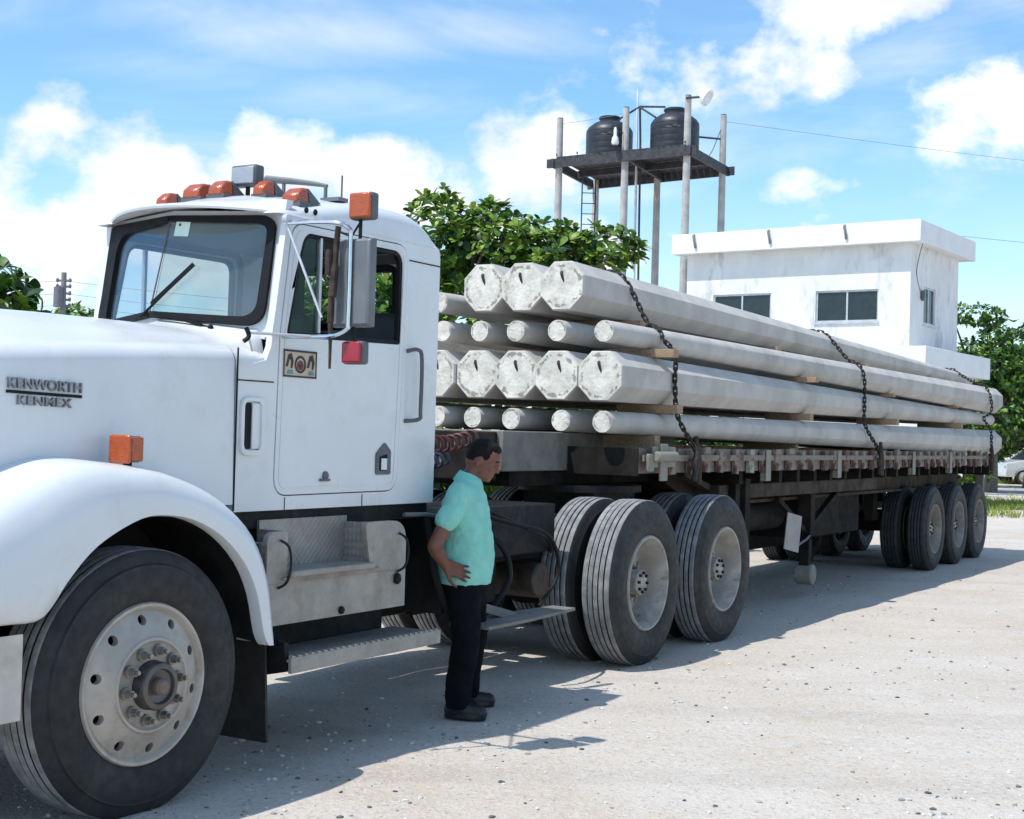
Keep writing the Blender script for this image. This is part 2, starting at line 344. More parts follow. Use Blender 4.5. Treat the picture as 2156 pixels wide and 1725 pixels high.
def finish(me, smooth=35., recalc=True):
    bm = bmesh.new(); bm.from_mesh(me)
    if recalc: bmesh.ops.recalc_face_normals(bm, faces=bm.faces)
    if smooth:
        lim = R(smooth)
        for f in bm.faces: f.smooth = True
        for e in bm.edges:
            if len(e.link_faces) == 2 and e.calc_face_angle(0) > lim: e.smooth = False
    bm.to_mesh(me); bm.free()
def place(name, me, parent=None, frame=TF, origin=(0, 0, 0), bevel=0., seg=2):
    o = bpy.data.objects.new(name, me); COL.objects.link(o)
    if parent is not None:
        o.parent = parent; ORG[o.name] = ORG[parent.name]
    else:
        o.location = frame.w(origin); o.rotation_euler = (0, 0, frame.rot); ORG[o.name] = (frame, Vector(origin))
    if bevel:
        b = o.modifiers.new('bevel', 'BEVEL'); b.width = bevel; b.segments = seg; b.limit_method = 'ANGLE'; b.angle_limit = R(40)
    return o
def inst(name, me, parent, loc, rot=(0, 0, 0), scale=(1, 1, 1)):   # shared mesh as a part, placed in the thing's own space
    o = bpy.data.objects.new(name, me); COL.objects.link(o); o.parent = parent; o.location = loc; o.rotation_euler = rot; o.scale = scale; return o
def mesh_only(mb, name, mats, smooth=35.):
    me = bpy.data.meshes.new(name); me.from_pydata(mb.v, [], mb.f)
    mats = mats if isinstance(mats, (list, tuple)) else [mats]
    for m in mats: me.materials.append(m)
    if len(mats) > 1: me.polygons.foreach_set('material_index', mb.mi)
    finish(me, smooth); return me
def rrect(pts, rads, n=6):   # polygon with rounded corners
    out = []; N = len(pts); rads = rads if isinstance(rads, (list, tuple)) else [rads]*N
    for i in range(N):
        p = Vector((*pts[i],)); a = (Vector((*pts[i-1],)) - p); b = (Vector((*pts[(i+1) % N],)) - p)
        if rads[i] <= 0: out.append(tuple(p)); continue
        ang = a.angle(b); d = min(rads[i]/math.tan(ang/2), a.length*.49, b.length*.49); p0 = p + a.normalized()*d; p1 = p + b.normalized()*d
        for k in range(n+1):
            t = k/n; out.append(tuple(p0*(1-t)**2 + p*(2*t*(1-t)) + p1*t*t))
    return out
def inset(poly, d):    # crude inward offset of a convex-ish loop
    c = Vector((0, 0)); 
    for p in poly: c += Vector(p)
    c /= len(poly); N = len(poly); area = sum(poly[i-1][0]*poly[i][1]-poly[i][0]*poly[i-1][1] for i in range(N)); sg = 1 if area > 0 else -1; out = []
    for i in range(N):
        a, p, b = Vector(poly[i-1]), Vector(poly[i]), Vector(poly[(i+1) % N]); t = ((p-a).normalized() + (b-p).normalized())
        t = t.normalized() if t.length > 1e-9 else (b-a).normalized(); nn = Vector((-t.y, t.x))*sg; out.append(tuple(p + nn*d))
    return out
def spline(pts, n=8):
    pts = [Vector(p) for p in pts]; out = []
    for i in range(len(pts)-1):
        p0 = pts[max(i-1, 0)]; p1 = pts[i]; p2 = pts[i+1]; p3 = pts[min(i+2, len(pts)-1)]
        for k in range(n):
            t = k/n; out.append(.5*((2*p1) + (p2-p0)*t + (2*p0-5*p1+4*p2-p3)*t*t + (3*p1-p0-3*p2+p3)*t**3))
    return out + [pts[-1]]
# ------------------------------------------------------------------ ground
rnd = random.Random(7)
def axis_steps(fine0, fine1, step, far):
    a = list(np.arange(fine0, fine1+1e-6, step)); s = step
    lo, hi = [fine0], [fine1]
    while hi[-1] < far: s *= 1.35; hi.append(hi[-1]+s)
    s = step
    while lo[-1] > -far: s *= 1.35; lo.append(lo[-1]-s)
    return lo[:0:-1] + a + hi[1:]
gx = axis_steps(-9, 11, .16, 900); gy = axis_steps(2.5, 22, .16, 900)
gm = MB(); NX, NY = len(gx), len(gy)
def ground_z(x, y):
    d = max(0, min(1, (40 - math.hypot(x, y))/20))
    return d*(.016*(mnoise.noise((x*.9, y*.9, 0)) ) + .010*(mnoise.noise((x*2.7, y*2.7, 3)))) - .006*d
gm.add([(x, y, ground_z(x, y)) for y in gy for x in gx], [(j*NX+i, j*NX+i+1, (j+1)*NX+i+1, (j+1)*NX+i) for j in range(NY-1) for i in range(NX-1)])
def ground_mat():
    m = bpy.data.materials.new('white_limestone_yard'); m.use_nodes = True; nt = m.node_tree; n = nt.nodes; l = nt.links; b = n['Principled BSDF']
    b.inputs['Roughness'].default_value = .95; b.inputs['Specular IOR Level'].default_value = .15
    t = n.new('ShaderNodeTexCoord')
    def nz(s, d, r=.6):
        q = n.new('ShaderNodeTexNoise'); q.inputs['Scale'].default_value = s; q.inputs['Detail'].default_value = d; q.inputs['Roughness'].default_value = r; l.new(t.outputs['Object'], q.inputs['Vector']); return q.outputs[0]
    def rng(f, lo, hi, a=0., c=1.):
        q = n.new('ShaderNodeMapRange'); q.interpolation_type = 'SMOOTHSTEP'; l.new(f, q.inputs[0])
        for i, v in ((1, lo), (2, hi), (3, a), (4, c)): q.inputs[i].default_value = v
        return q.outputs[0]
    def mix(f, a, c):
        q = n.new('ShaderNodeMix'); q.data_type = 'RGBA'; l.new(f, q.inputs[0])
        for i, v in ((6, a), (7, c)):
            if isinstance(v, tuple): q.inputs[i].default_value = (*v, 1)
            else: l.new(v, q.inputs[i])
        return q.outputs[2]
    c = mix(rng(nz(.9, 6), .3, .7), (.525, .45, .37), (.59, .53, .465))
    c = mix(rng(nz(.28, 5, .6), .50, .66, 0, .7), c, (.46, .36, .26))            # patches of tan earth
    mp = n.new('ShaderNodeMapping'); mp.inputs['Rotation'].default_value = (0, 0, -(math.pi/2 - .5322)); mp.inputs['Scale'].default_value = (.10, 1.5, 1); l.new(t.outputs['Object'], mp.inputs[0])
    tr = n.new('ShaderNodeTexNoise'); tr.inputs['Scale'].default_value = 1.1; tr.inputs['Detail'].default_value = 4; l.new(mp.outputs[0], tr.inputs['Vector'])
    c = mix(rng(tr.outputs[0], .52, .66, 0, .45), c, (.42, .365, .31))                # worn wheel tracks
    c = mix(rng(tr.outputs[0], .44, .32, 0, .45), c, (.55, .52, .475))
    c = mix(rng(nz(2.1, 5, .7), .60, .74, 0, .5), c, (.38, .33, .285))
    c = mix(rng(nz(6, 8, .7), .42, .68, 0, .55), c, (.57, .53, .485))
    c = mix(rng(nz(15, 5, .78), .52, .66, 0, .40), c, (.40, .345, .285))             # crumbly clods
    c = mix(rng(nz(21, 4, .75), .54, .66, 0, .6), c, (.64, .60, .55))
    c = mix(rng(nz(38, 3, .7), .52, .70, 0, .65), c, (.31, .275, .24))               # grit
    c = mix(rng(nz(75, 2, .6), .56, .68, 0, .75), c, (.60, .575, .545))
    v = n.new('ShaderNodeTexVoronoi'); v.inputs['Scale'].default_value = 16; l.new(t.outputs['Object'], v.inputs['Vector'])
    c = mix(rng(v.outputs['Distance'], .05, .13, .7, 0), c, (.17, .155, .14))      # dark specks
    l.new(c, b.inputs['Base Color'])
    bp = n.new('ShaderNodeBump'); bp.inputs['Strength'].default_value = .6; bp.inputs['Distance'].default_value = .024
    a = n.new('ShaderNodeMath'); a.operation = 'ADD'; l.new(nz(40, 4, .7), a.inputs[0]); l.new(nz(13, 6, .72), a.inputs[1]); l.new(a.outputs[0], bp.inputs['Height']); l.new(bp.outputs[0], b.inputs['Normal'])
    return m
ground_m = ground_mat()
g = gm.build('ground', ground_m, frame=WF, smooth=80, recalc=False); setp(g, 'white crushed limestone yard with tan patches', kind='structure')

# loose stones, in three tones
def stones(name, label, N, xr, yr, s0, s1, mats, seed):
    r = random.Random(seed); ico = bmesh.new(); bmesh.ops.create_icosphere(ico, subdivisions=1, radius=1); base = [v.co.copy() for v in ico.verts]; fc = [tuple(v.index for v in f.verts) for f in ico.faces]; ico.free()
    mb = MB()
    for _ in range(N):
        y = yr[0] + (yr[1]-yr[0])*r.random()**1.5; x = r.uniform(*xr)*(y/10+.25); s = s0*(s1/s0)**(r.random()**2.2); z = ground_z(x, y)
        if mnoise.noise((x*.45, y*.45, 7)) < .05 and r.random() < .72: continue
        e = Matrix.Rotation(r.uniform(0, 6.28), 3, 'Z'); q = Vector((r.uniform(.7, 1.3), r.uniform(.6, 1.1), r.uniform(.4, .7)))
        k = r.random(); mi = 0 if k < .6 else (1 if k < .86 else 2)
        mb.add([Vector((x, y, z + s*.15)) + e @ Vector((b.x*q.x*s*r.uniform(.8, 1.15), b.y*q.y*s*r.uniform(.8, 1.15), b.z*q.z*s)) for b in base], fc, mi)
    o = mb.build(name, mats, frame=WF, smooth=0, recalc=False); return setp(o, label, kind='stuff')
st_l = pbr('pale_stone', (.55, .53, .50), .9, var=.2, scale=20); st_g = pbr('grey_stone', (.30, .285, .27), .9, var=.3, scale=20); st_d = pbr('dark_stone', (.11, .10, .095), .9, var=.4, scale=20)
stones('gravel', 'loose pale and dark gravel scattered over the limestone yard', 24000, (-4.5, 5.0), (3.4, 26), .0032, .019, [st_l, st_g, st_d], 3)

# ------------------------------------------------------------------ wheels (shared meshes)
def tyre_mesh(D, W, rim, name, tread=None):
    Rr = D/2; h = Rr-rim; mb = MB(); p = [(rim-.012, .055), (rim+.006, .030), (rim+.03*h/.25, .016), (rim+.25*h, .004), (rim+.48*h, 0), (rim+.66*h, .004), (rim+.70*h, .007), (rim+.73*h, .006), (Rr-.055, .016), (Rr-.028, .026), (Rr-.008, .036)]
    mi = [0]*len(p)
    y0, y1 = .042, W-.042; nr = 5; wr = (y1-y0)/nr
    for i in range(nr):
        a = y0+i*wr; crown = .006*(1-((i+.5)/nr*2-1)**2)
        gr = .0085
        q = [(Rr+crown-.004, a+(gr/2 if i else 0)), (Rr+crown, a+.008+(gr/2 if i else 0)), (Rr+crown, a+wr-.008), (Rr+crown-.004, a+wr-(gr/2 if i < nr-1 else 0))]
        if i < nr-1: q += [(Rr-.016, a+wr-gr/2+.0008), (Rr-.016, a+wr+gr/2-.0008)]
        p += q
        mi += [1, 1, 1] + [0]*(len(q)-3)
    side = [(r, W-y) for (r, y) in [(rim-.012, .055), (rim+.006, .030), (rim+.03*h/.25, .016), (rim+.25*h, .004), (rim+.48*h, 0), (rim+.73*h, .006), (Rr-.055, .016), (Rr-.028, .026), (Rr-.008, .036)]][::-1]
    p += side; mi += [0]*len(side)
    mb.lathe(p, 72, mis=mi[:-1]); return mesh_only(mb, name, [rubber, tread or tread_m], 28)
def disc_holes(mb, prof, n, rc, rh, mi=0):
    # annulus r in [prof[0].r .. prof[-1].r]; sector grid around each round hole
    r0, r1 = prof[0][0], prof[-1][0]
    def yy(r):
        for (a, ya), (b, yb) in zip(prof, prof[1:]):
            if r <= b+1e-9: return ya + (yb-ya)*(r-a)/(b-a)
        return prof[-1][1]
    half = math.pi/n; ths = sorted([2*math.pi*j/20 + .01 for j in range(20)] + [math.atan2(sy*half*rc, sx) % (2*math.pi) for sx in (r1-rc, r0-rc) for sy in (-1, 1)]); M = len(ths)
    for k in range(n):
        a0 = 2*math.pi*k/n; vi = []; vm = []; vo = []; vb = []
        for j in range(M):
            t = ths[j]; c, s_ = math.cos(t), math.sin(t)
            ir, ia = rc + rh*c, rh*s_/rc
            sc = 1e9
            if c > 1e-6: sc = min(sc, (r1-rc)/c)
            if c < -1e-6: sc = min(sc, (r0-rc)/c)
            if abs(s_) > 1e-6: sc = min(sc, half*rc/abs(s_))
            orr, oa = rc + sc*c, sc*s_/rc
            for L, rr, aa, dy in ((vi, ir, ia, 0), (vm, (ir+orr)/2, (ia+oa)/2, 0), (vo, orr, oa, 0), (vb, ir, ia, .03)):
                L.append((rr*math.cos(a0+aa), yy(rr)+dy, rr*math.sin(a0+aa)))
        vs = vb + vi + vm + vo; fs = []
        for ring in range(3):
            for j in range(M): fs.append((ring*M+j, ring*M+(j+1) % M, (ring+1)*M+(j+1) % M, (ring+1)*M+j))
        mb.add(vs, fs, mi)
RIMF, RIMD, RIMT = .315, .318, .300
DF, DD, DT = 1.085, 1.153, 1.068
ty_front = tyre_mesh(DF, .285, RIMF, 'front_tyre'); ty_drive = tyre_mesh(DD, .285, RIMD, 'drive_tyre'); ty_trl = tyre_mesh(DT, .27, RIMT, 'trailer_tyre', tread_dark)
def front_rim():
    mb = MB(); r = RIMF
    mb.lathe([(r-.02, .20), (r-.02, .07), (r-.006, .045), (r+.012, .034), (r+.016, .022), (r+.010, .012), (r-.002, .012), (r-.012, .022), (r-.018, .030)], 72)
    prof = [(.196, -.018), (.215, -.006), (r-.018, .030)]; disc_holes(mb, prof, 10, .262, .0205)
    mb.lathe([(.196, -.018), (.19, -.026), (.18, -.028), (.172, -.020), (.165, -.016), (.10, -.016), (.098, .05)], 72)
    mb.lathe([(.001, .06), (.285, .06), (.285, .2)], 40, mi=1)
    return mesh_only(mb, 'front_wheel', [alu_rim, black], 30)
def hub_front():
    mb = MB(); mb.lathe([(.098, -.016), (.098, -.060), (.092, -.072), (.072, -.076), (.066, -.06), (.05, -.055), (.0005, -.055)], 40, mi=0)
    mb.lathe([(.034, -.055), (.034, -.082), (.026, -.094), (.0005, -.097)], 24, mi=1)
    return mesh_only(mb, 'front_hub', [pbr('greasy_hub_cap', (.11, .10, .095), .45, .6, var=.3), pbr('rusty_hub_plug', (.16, .105, .085), .6)], 30)
def nut_mesh():
    mb = MB(); mb.cyl((0, 0, 0), (0, -.016, 0), .022, n=12); mb.cyl((0, -.016, 0), (0, -.044, 0), .0165, .0155, n=6); mb.cyl((0, -.044, 0), (0, -.062, 0), .009, .008, n=8)
    return mesh_only(mb, 'wheel_nut', nut_m, 30)
def dual_rim(r, mat, nh, nm):
    mb = MB()
    mb.lathe([(r-.015, .26), (r-.02, .2), (r-.045, .185)], 64)
    mb.lathe([(r+.012, .036), (r+.017, .022), (r+.010, .010), (r-.004, .012), (r-.014, .030), (r-.024, .055), (r-.040, .085), (r-.050, .18), (r-.058, .205)], 64)
    prof = [(.165, .186), (.195, .194), (r-.058, .205)]; disc_holes(mb, prof, nh, (.165+r-.058)/2+.006, .022)
    mb.lathe([(.165, .186), (.155, .182), (.085, .182), (.083, .22)], 64)
    mb.lathe([(.05, .245), (r-.05, .245), (r-.05, .27)], 32, mi=1)
    return mesh_only(mb, nm, [mat, black], 30)
def hub_drive():
    mb = MB(); mb.lathe([(.090, .185), (.088, .075), (.080, .067), (.055, .065), (.0005, .065)], 32)
    for k in range(8):
        a = 2*math.pi*k/8; mb.cyl((.066*math.cos(a), .065, .066*math.sin(a)), (.066*math.cos(a), .050, .066*math.sin(a)), .012, n=6, mi=1)
    return mesh_only(mb, 'drive_hub', [pbr('painted_axle_hub', (.33, .31, .28), .6, .1, var=.3, scale=14, dirt=(.08, .07, .06), dirt_amt=.8, dirt_scale=20), black], 30)
m_frim, m_fhub, m_nut = front_rim(), hub_front(), nut_mesh()
m_drim = dual_rim(RIMD, steel_rim, 10, 'drive_wheel'); m_trim = dual_rim(RIMT, pbr('dusty_trailer_wheel', (.24, .215, .185), .7, var=.2, dirt=(.12, .10, .08), dirt_amt=.6, dirt_scale=7), 10, 'trailer_wheel'); m_dhub = hub_drive()
def wheel(parent, kind, x, y, far=False, spin=0., steer=0.):
    o0 = ORG[parent.name][1]; D = {'front': DF, 'drive': DD, 'trailer': DT}[kind]
    W = inst('wheel', {'front': m_frim, 'drive': m_drim, 'trailer': m_trim}[kind], parent, Vector((x, y, D/2 - .016)) - o0)
    W.rotation_euler = (0, 0, (math.pi if far else 0) + steer)
    W.rotation_mode = 'XYZ'; q = Matrix.Rotation((math.pi if far else 0)+steer, 4, 'Z') @ Matrix.Rotation(spin, 4, 'Y'); W.rotation_euler = q.to_euler()
    inst('tyre', {'front': ty_front, 'drive': ty_drive, 'trailer': ty_trl}[kind], W, (0, 0, 0))
    inst('hub', m_fhub if kind == 'front' else m_dhub, W, (0, 0, 0))
    rn, yn = (.140, -.016) if kind == 'front' else (.122, .182)
    for k in range(10):
        a = 2*math.pi*(k+.5)/10; inst('lug_nut', m_nut, W, (rn*math.cos(a), yn, rn*math.sin(a)), (0, 0, 0), (1.15, 1, 1.15) if kind == 'front' else (1, .7, 1))
    return W
def inner_wheel(parent, kind, x, y, spin=0.):
    o0 = ORG[parent.name][1]; D = DD if kind == 'drive' else DT
    W = inst('inner_wheel', m_drim if kind == 'drive' else m_trim, parent, Vector((x, y, D/2-.016)) - o0, (0, 0, math.pi)); inst('tyre', ty_drive if kind == 'drive' else ty_trl, W, (0, 0, 0)); W.location.y += .28

# ------------------------------------------------------------------ tractor
YN, YF, YC = .22, 1.432, .826
T = thing('tractor_truck', 'white conventional truck tractor in front of the loaded trailer', 'truck', TF, (2.4, .86, 0))
TO = Vector((2.4, .86, 0))
# hood -----------------------------------------------------------
def hood_prof(x, zc, ys, zr, zb, n=9):
    # half profile near side then mirrored: (y, z)
    h = [(ys-.012, zb), (ys-.006, zb+.5*(zr-zb)), (ys, zr-.035)]
    for k in range(1, n+1):
        t = k/n*math.pi/2; h.append((ys + .105*(1-math.cos(t)), zr-.035 + .088*math.sin(t)))
    y1, z1 = h[-1]
    for k in range(1, 6): t = k/5; h.append((y1 + (YC-y1)*t, z1 + (zc-z1)*(1-(1-t)**2)))
    full = h + [(2*YC-y, z) for (y, z) in h[-2::-1]]
    return [(x if zz > 1.5 else x, yy, zz) for yy, zz in full]
HX = [(-1.35, 1.94, .43, 1.70, 1.22), (-1.25, 1.98, .41, 1.75, 1.22), (-1.0, 2.015, .375, 1.79, 1.22), (-.5, 2.045, .30, 1.835, 1.22), (0, 2.055, .262, 1.868, 1.22), (.4, 2.057, .240, 1.890, 1.22), (.735, 2.056, .231, 1.905, 1.22)]
hm = MB(); hm.rings([hood_prof(*h) for h in HX], closed=False)
ft = hood_prof(*HX[0]); hm.add(ft, [tuple(range(len(ft)))])
hood = hm.build('hood', paint, T, smooth=50)
gr = MB(); gr.box(-1.39, -1.352, .46, 1.26, 1.02, 1.78); gr.build('grille', chrome, T, bevel=.01)
# cowl behind the hood
def cowl_pt(p, t):
    x, y, z = p; k = min(1, abs(y-YC)/(YC-.30)); xw = .87 + .145*k; zw = 2.098 - .055*k - (.12*((k-.93)/.07)**2 if k > .93 else 0) if abs(y-YC) < .59 else z
    if abs(y-YC) >= .59: xw = 1.0; zw = z + (.04 if z > 1.75 else 0)*t
    return (x + (xw-x)*t, y, z + (zw-z)*t*t)
p0 = [p for p in hood_prof(.7395, 2.053, .2305, 1.903, 1.7)]
cm = MB(); cm.rings([[cowl_pt(p, t) for p in p0] for t in (0, .25, .5, .75, 1.0)], closed=False); cm.build('cowl', paint, T, smooth=50)
# fender ---------------------------------------------------------
LIP = [(-1.15, .80), (-.95, .84), (-.747, .853), (-.577, .853), (-.511, .896), (-.451, .971), (-.344, 1.074), (-.229, 1.143), (-.078, 1.200), (.045, 1.211), (.218, 1.186), (.395, 1.109), (.543, .986), (.633, .842), (.686, .663), (.724, .605)]
CRN = [(-1.20, 1.02), (-1.0, 1.14), (-.80, 1.235), (-.68, 1.300), (-.60, 1.335), (-.53, 1.365), (-.40, 1.408), (-.27, 1.421), (-.10, 1.411), (.07, 1.393), (.275, 1.338), (.475, 1.250), (.645, 1.115), (.745, .935), (.788, .70), (.790, .60)]
def fender(far):
    L = spline([(a, 0, b) for a, b in LIP], 3); Cn = spline([(a, 0, b) for a, b in CRN], 3); fm = MB(); rr = []
    S = (lambda y: 2*YC - y) if far else (lambda y: y)
    for i, (l, c) in enumerate(zip(L, Cn)):
        l2, c2 = Vector((l.x, l.z)), Vector((c.x, c.z)); fr = i/len(L); hoody = .26 if l.x > -.2 else .26 + (-.2-l.x)*.13
        def pt(y, t, up=0): q = l2.lerp(c2, t); return (q.x, S(y), q.y + up)
        ring = [pt(.03, -.02), pt(-.012, -.03), pt(-.032, 0), pt(-.036, .22), pt(-.034, .45), pt(-.022, .66), pt(.0, .82), pt(.035, .94), pt(.085, 1.0), pt(.15, 1.03)]
        ring += [pt(max(.2, hoody-.04), 1.05), pt(hoody+.05, 1.07)] if l.x < .5 else [pt(.19, 1.03), pt(.22, 1.02)]
        rr.append(ring)
    fm.rings(rr, closed=False); f = fm.build('fender', paint, T, smooth=60)
    lm = MB(); lm.rings([[(l.x, S(.028), l.z+.004), (l.x, S(.28), l.z+.03), (l.x, S(.55), l.z+.03)] for l in L], closed=False); lm.build('fender_liner', black, T)
    return f
fender(False); fender(True)
bw = MB(); bw.box(-1.1, .70, .50, 1.22, .55, 1.36); bw.build('engine_bay', black, T)
# front turn signal on the fender
def signal(name, x0, x1, y0, y1, z0, z1, lens, face_front=True, rot=0.):
    s = MB(); s.box(x0+.012, x1, y0, y1, z0, z1); o = s.build(name, lamp_grey, T, bevel=.012)
    l = MB(); l.box(x0-.002, x0+.02, y0+.008, y1-.008, z0+.008, z1-.008); l.build('lens', lens, o, bevel=.008)
    l = MB(); l.box(x0+.004, x0+.03, y0-.003, y1-.02, z0+.010, z1-.010); l.build('lens', lens, o, bevel=.006)
    return o
fs_ = MB(); fs_.box(-.036, .034, .088, .19, 1.42, 1.528); o = fs_.build('turn_signal', lamp_grey, T, bevel=.01); o['label'] = 'orange turn signal on the fender'
l = MB(); l.box(-.052, -.034, .075, .195, 1.415, 1.532); l.build('lens', amber, o, bevel=.012)
l = MB(); l.box(-.033, .031, .076, .0885, 1.424, 1.524); l.build('lens', amber, o, bevel=.01)
l = MB(); l.cyl((0, .135, 1.39), (0, .135, 1.43), .018); l.build('stalk', black, o)
# headlamp pod and bumper
hp = MB(); hp.box(-1.22, -1.0, .02, .30, .98, 1.12); hp.build('headlamp', lampface, T, bevel=.02)
hp = MB(); hp.box(-1.22, -1.0, 1.42, 1.70, .98, 1.12); hp.build('headlamp', lampface, T, bevel=.02)
bp_ = MB(); bp_.rings([[(x0, y, .478), (x0, y, .795), (x1, y, .795), (x1, y, .478)] for (x0, x1, y) in ((-.86, -.60, .02), (-1.28, -1.24, .03), (-1.40, -1.36, .20), (-1.40, -1.36, 1.52), (-1.28, -1.24, 1.69), (-.86, -.60, 1.70))], caps=True)
bp_.build('bumper', pbr('aluminium_bumper', (.52, .50, .47), .45, .5, var=.1, dirt=(.3, .26, .22), dirt_amt=.5), T, bevel=.012)
# cab side, with the door opening ---------------------------------
DOOR = rrect([(1.012, 1.25), (2.028, 1.255), (2.080, 2.582), (1.100, 2.570), (1.030, 2.02)], [.10, .10, .10, .10, .25])
WIN = rrect([(1.075, 2.015), (2.026, 2.040), (2.030, 2.540), (1.190, 2.535)], [.03, .03, .09, .10])
SIDE = [(.742, 1.185), (2.385, 1.185), (2.392, 2.54), (2.386, 2.572), (2.374, 2.60), (1.065, 2.600), (.985, 2.06), (.972, 1.96), (.94, 1.895), (.85, 1.872), (.745, 1.868)]
def side_fn(y, s): return lambda u, v, d: (u, y + s*d, v)
for (y, s) in ((YN, 1), (YF, -1)):
    p = MB(); p.plate(SIDE, [DOOR], side_fn(y, s), .035); p.build('cab_side', paint, T, smooth=30)
    p = MB(); p.plate(inset(DOOR, -.012), [inset(DOOR, .03)], side_fn(y+s*.012, s), .03); p.build('door_seal', gasket, T)
def door(y, s):
    d = MB(); d.plate(inset(DOOR, .0055), [WIN], side_fn(y - s*.004, s), .04); o = d.build('door', paint, T, bevel=.004)
    d = MB(); d.plate(WIN, [inset(WIN, .022)], side_fn(y + s*.002, s), .025); d.build('window_gasket', gasket, o)
    d = MB(); d.plate(inset(inset(DOOR, .0055), .028), [inset(inset(DOOR, .0055), .036)], side_fn(y - s*.007, s), .004)
    d.build('door_bead', paint, o)
    d = MB(); d.box(1.322, 1.340, y+s*.001, y+s*.022, 2.05, 2.52); d.build('vent_window_bar', alu_frame, o)
    return o
door_near = door(YN, 1); door_far = door(YF, -1)
qg = MB(); qg.plate(rrect([(1.09, 2.03), (1.322, 2.03), (1.322, 2.525), (1.215, 2.525)], .02), [], side_fn(YN+.012, 1), .004); qg.build('vent_pane', side_glass, door_near)
# rear wall with window, floor, far lining
RW_ = rrect([(.30, 1.185), (1.54, 1.185), (1.54, 2.60), (.30, 2.60)], .0)
RWIN = rrect([(.48, 2.17), (1.20, 2.17), (1.20, 2.50), (.48, 2.50)], .06)
p = MB(); p.plate([(YN+.03, 1.185), (YF-.03, 1.185), (YF-.03, 2.56), (YN+.03, 2.56)], [RWIN], lambda u, v, d: (2.385-d, u, v), .05); p.build('cab_back', paint, T)
p = MB(); p.plate(inset(RWIN, -.02), [inset(RWIN, .02)], lambda u, v, d: (2.392-d, u, v), .06); p.build('rear_window_gasket', gasket, T)
p = MB(); p.plate(inset(RWIN, .02), [], lambda u, v, d: (2.37-d, u, v), .005); p.build('rear_window', side_glass, T)
p = MB(); p.box(.76, 2.34, YN+.04, YF-.04, 1.20, 1.24); p.box(2.32, 2.333, YN+.04, YF-.04, 1.25, 2.14); p.box(2.32, 2.333, YN+.04, .45, 2.14, 2.57); p.box(2.32, 2.333, 1.23, YF-.04, 2.14, 2.57); p.box(2.32, 2.333, .45, 1.23, 2.52, 2.57); p.build('cab_lining', paint_in, T)
p = MB(); p.box(1.10, 2.33, YN+.05, YF-.05, 2.58, 2.60); p.build('headliner', paint_in, T)
p = MB(); p.plate([(1.015, 1.26), (2.05, 1.26), (2.05, 2.0), (1.03, 2.0)], [], side_fn(YN+.045, 1), .02); p.plate([(1.015, 1.26), (2.05, 1.26), (2.05, 2.0), (1.03, 2.0)], [], side_fn(YF-.045, -1), .02); p.build('door_lining', paint_in, T)
# roof
RF = [(1.00, 2.602, 2.655), (1.03, 2.625, 2.685), (1.12, 2.648, 2.715), (1.30, 2.690, 2.762), (1.60, 2.745, 2.805), (1.90, 2.768, 2.832), (2.10, 2.766, 2.826), (2.20, 2.748, 2.803), (2.27, 2.718, 2.764), (2.32, 2.684, 2.720), (2.355, 2.645, 2.670), (2.378, 2.602, 2.615), (2.3885, 2.560, 2.563)]
def roof_prof(x, zs, zc):
    y0, y1 = YN-.002, YF+.002; zb_ = min(2.598, zs-.003); h = [(y0, zb_), (y0+.003, max(zb_+.001, zs-.085))]
    rt = min(.085, zs-zb_)
    for k in range(1, 7): t = k/6*math.pi/2; h.append((y0+.003+.11*(1-math.cos(t)), zs-rt + rt*math.sin(t)))
    ya, za = h[-1]
    for k in range(1, 6): t = k/5; h.append((ya+(YC-ya)*t, za+(zc-za)*(1-(1-t)**2)))
    return [(x, a, b) for a, b in h + [(2*YC-a, b) for a, b in h[-2::-1]]]
RFs = [tuple(q) for q in spline(RF, 4)]
r_ = MB(); r_.rings([roof_prof(*q) for q in RFs], closed=False); roof = r_.build('roof', paint, T, smooth=60)
p = MB(); p.box(2.09, 2.39, YN-.0035, YN, 2.499, 2.5055); p.build('roof_seam', gasket, T)
# sun visor above the windscreen
VZ = lambda y: 2.606 + .030*math.cos((y-YC)/.75*math.pi/2)
def vx(y): return 1.085 - .285*max(0, 1-((y-YC)/.60)**2)
vm = MB(); ys = np.linspace(YN+.03, YF-.03, 19); vm.rings([[(vx(y), y, VZ(y)-.012), (vx(y)-.006, y, VZ(y)-.002), (vx(y)+.02, y, VZ(y)+.012), (max(1.06, vx(y)+.03), y, VZ(y)+.060), (1.14, y, VZ(y)+.062), (1.13, y, VZ(y)+.03)] for y in ys]); vm.build('sun_visor', paint, T, smooth=50)
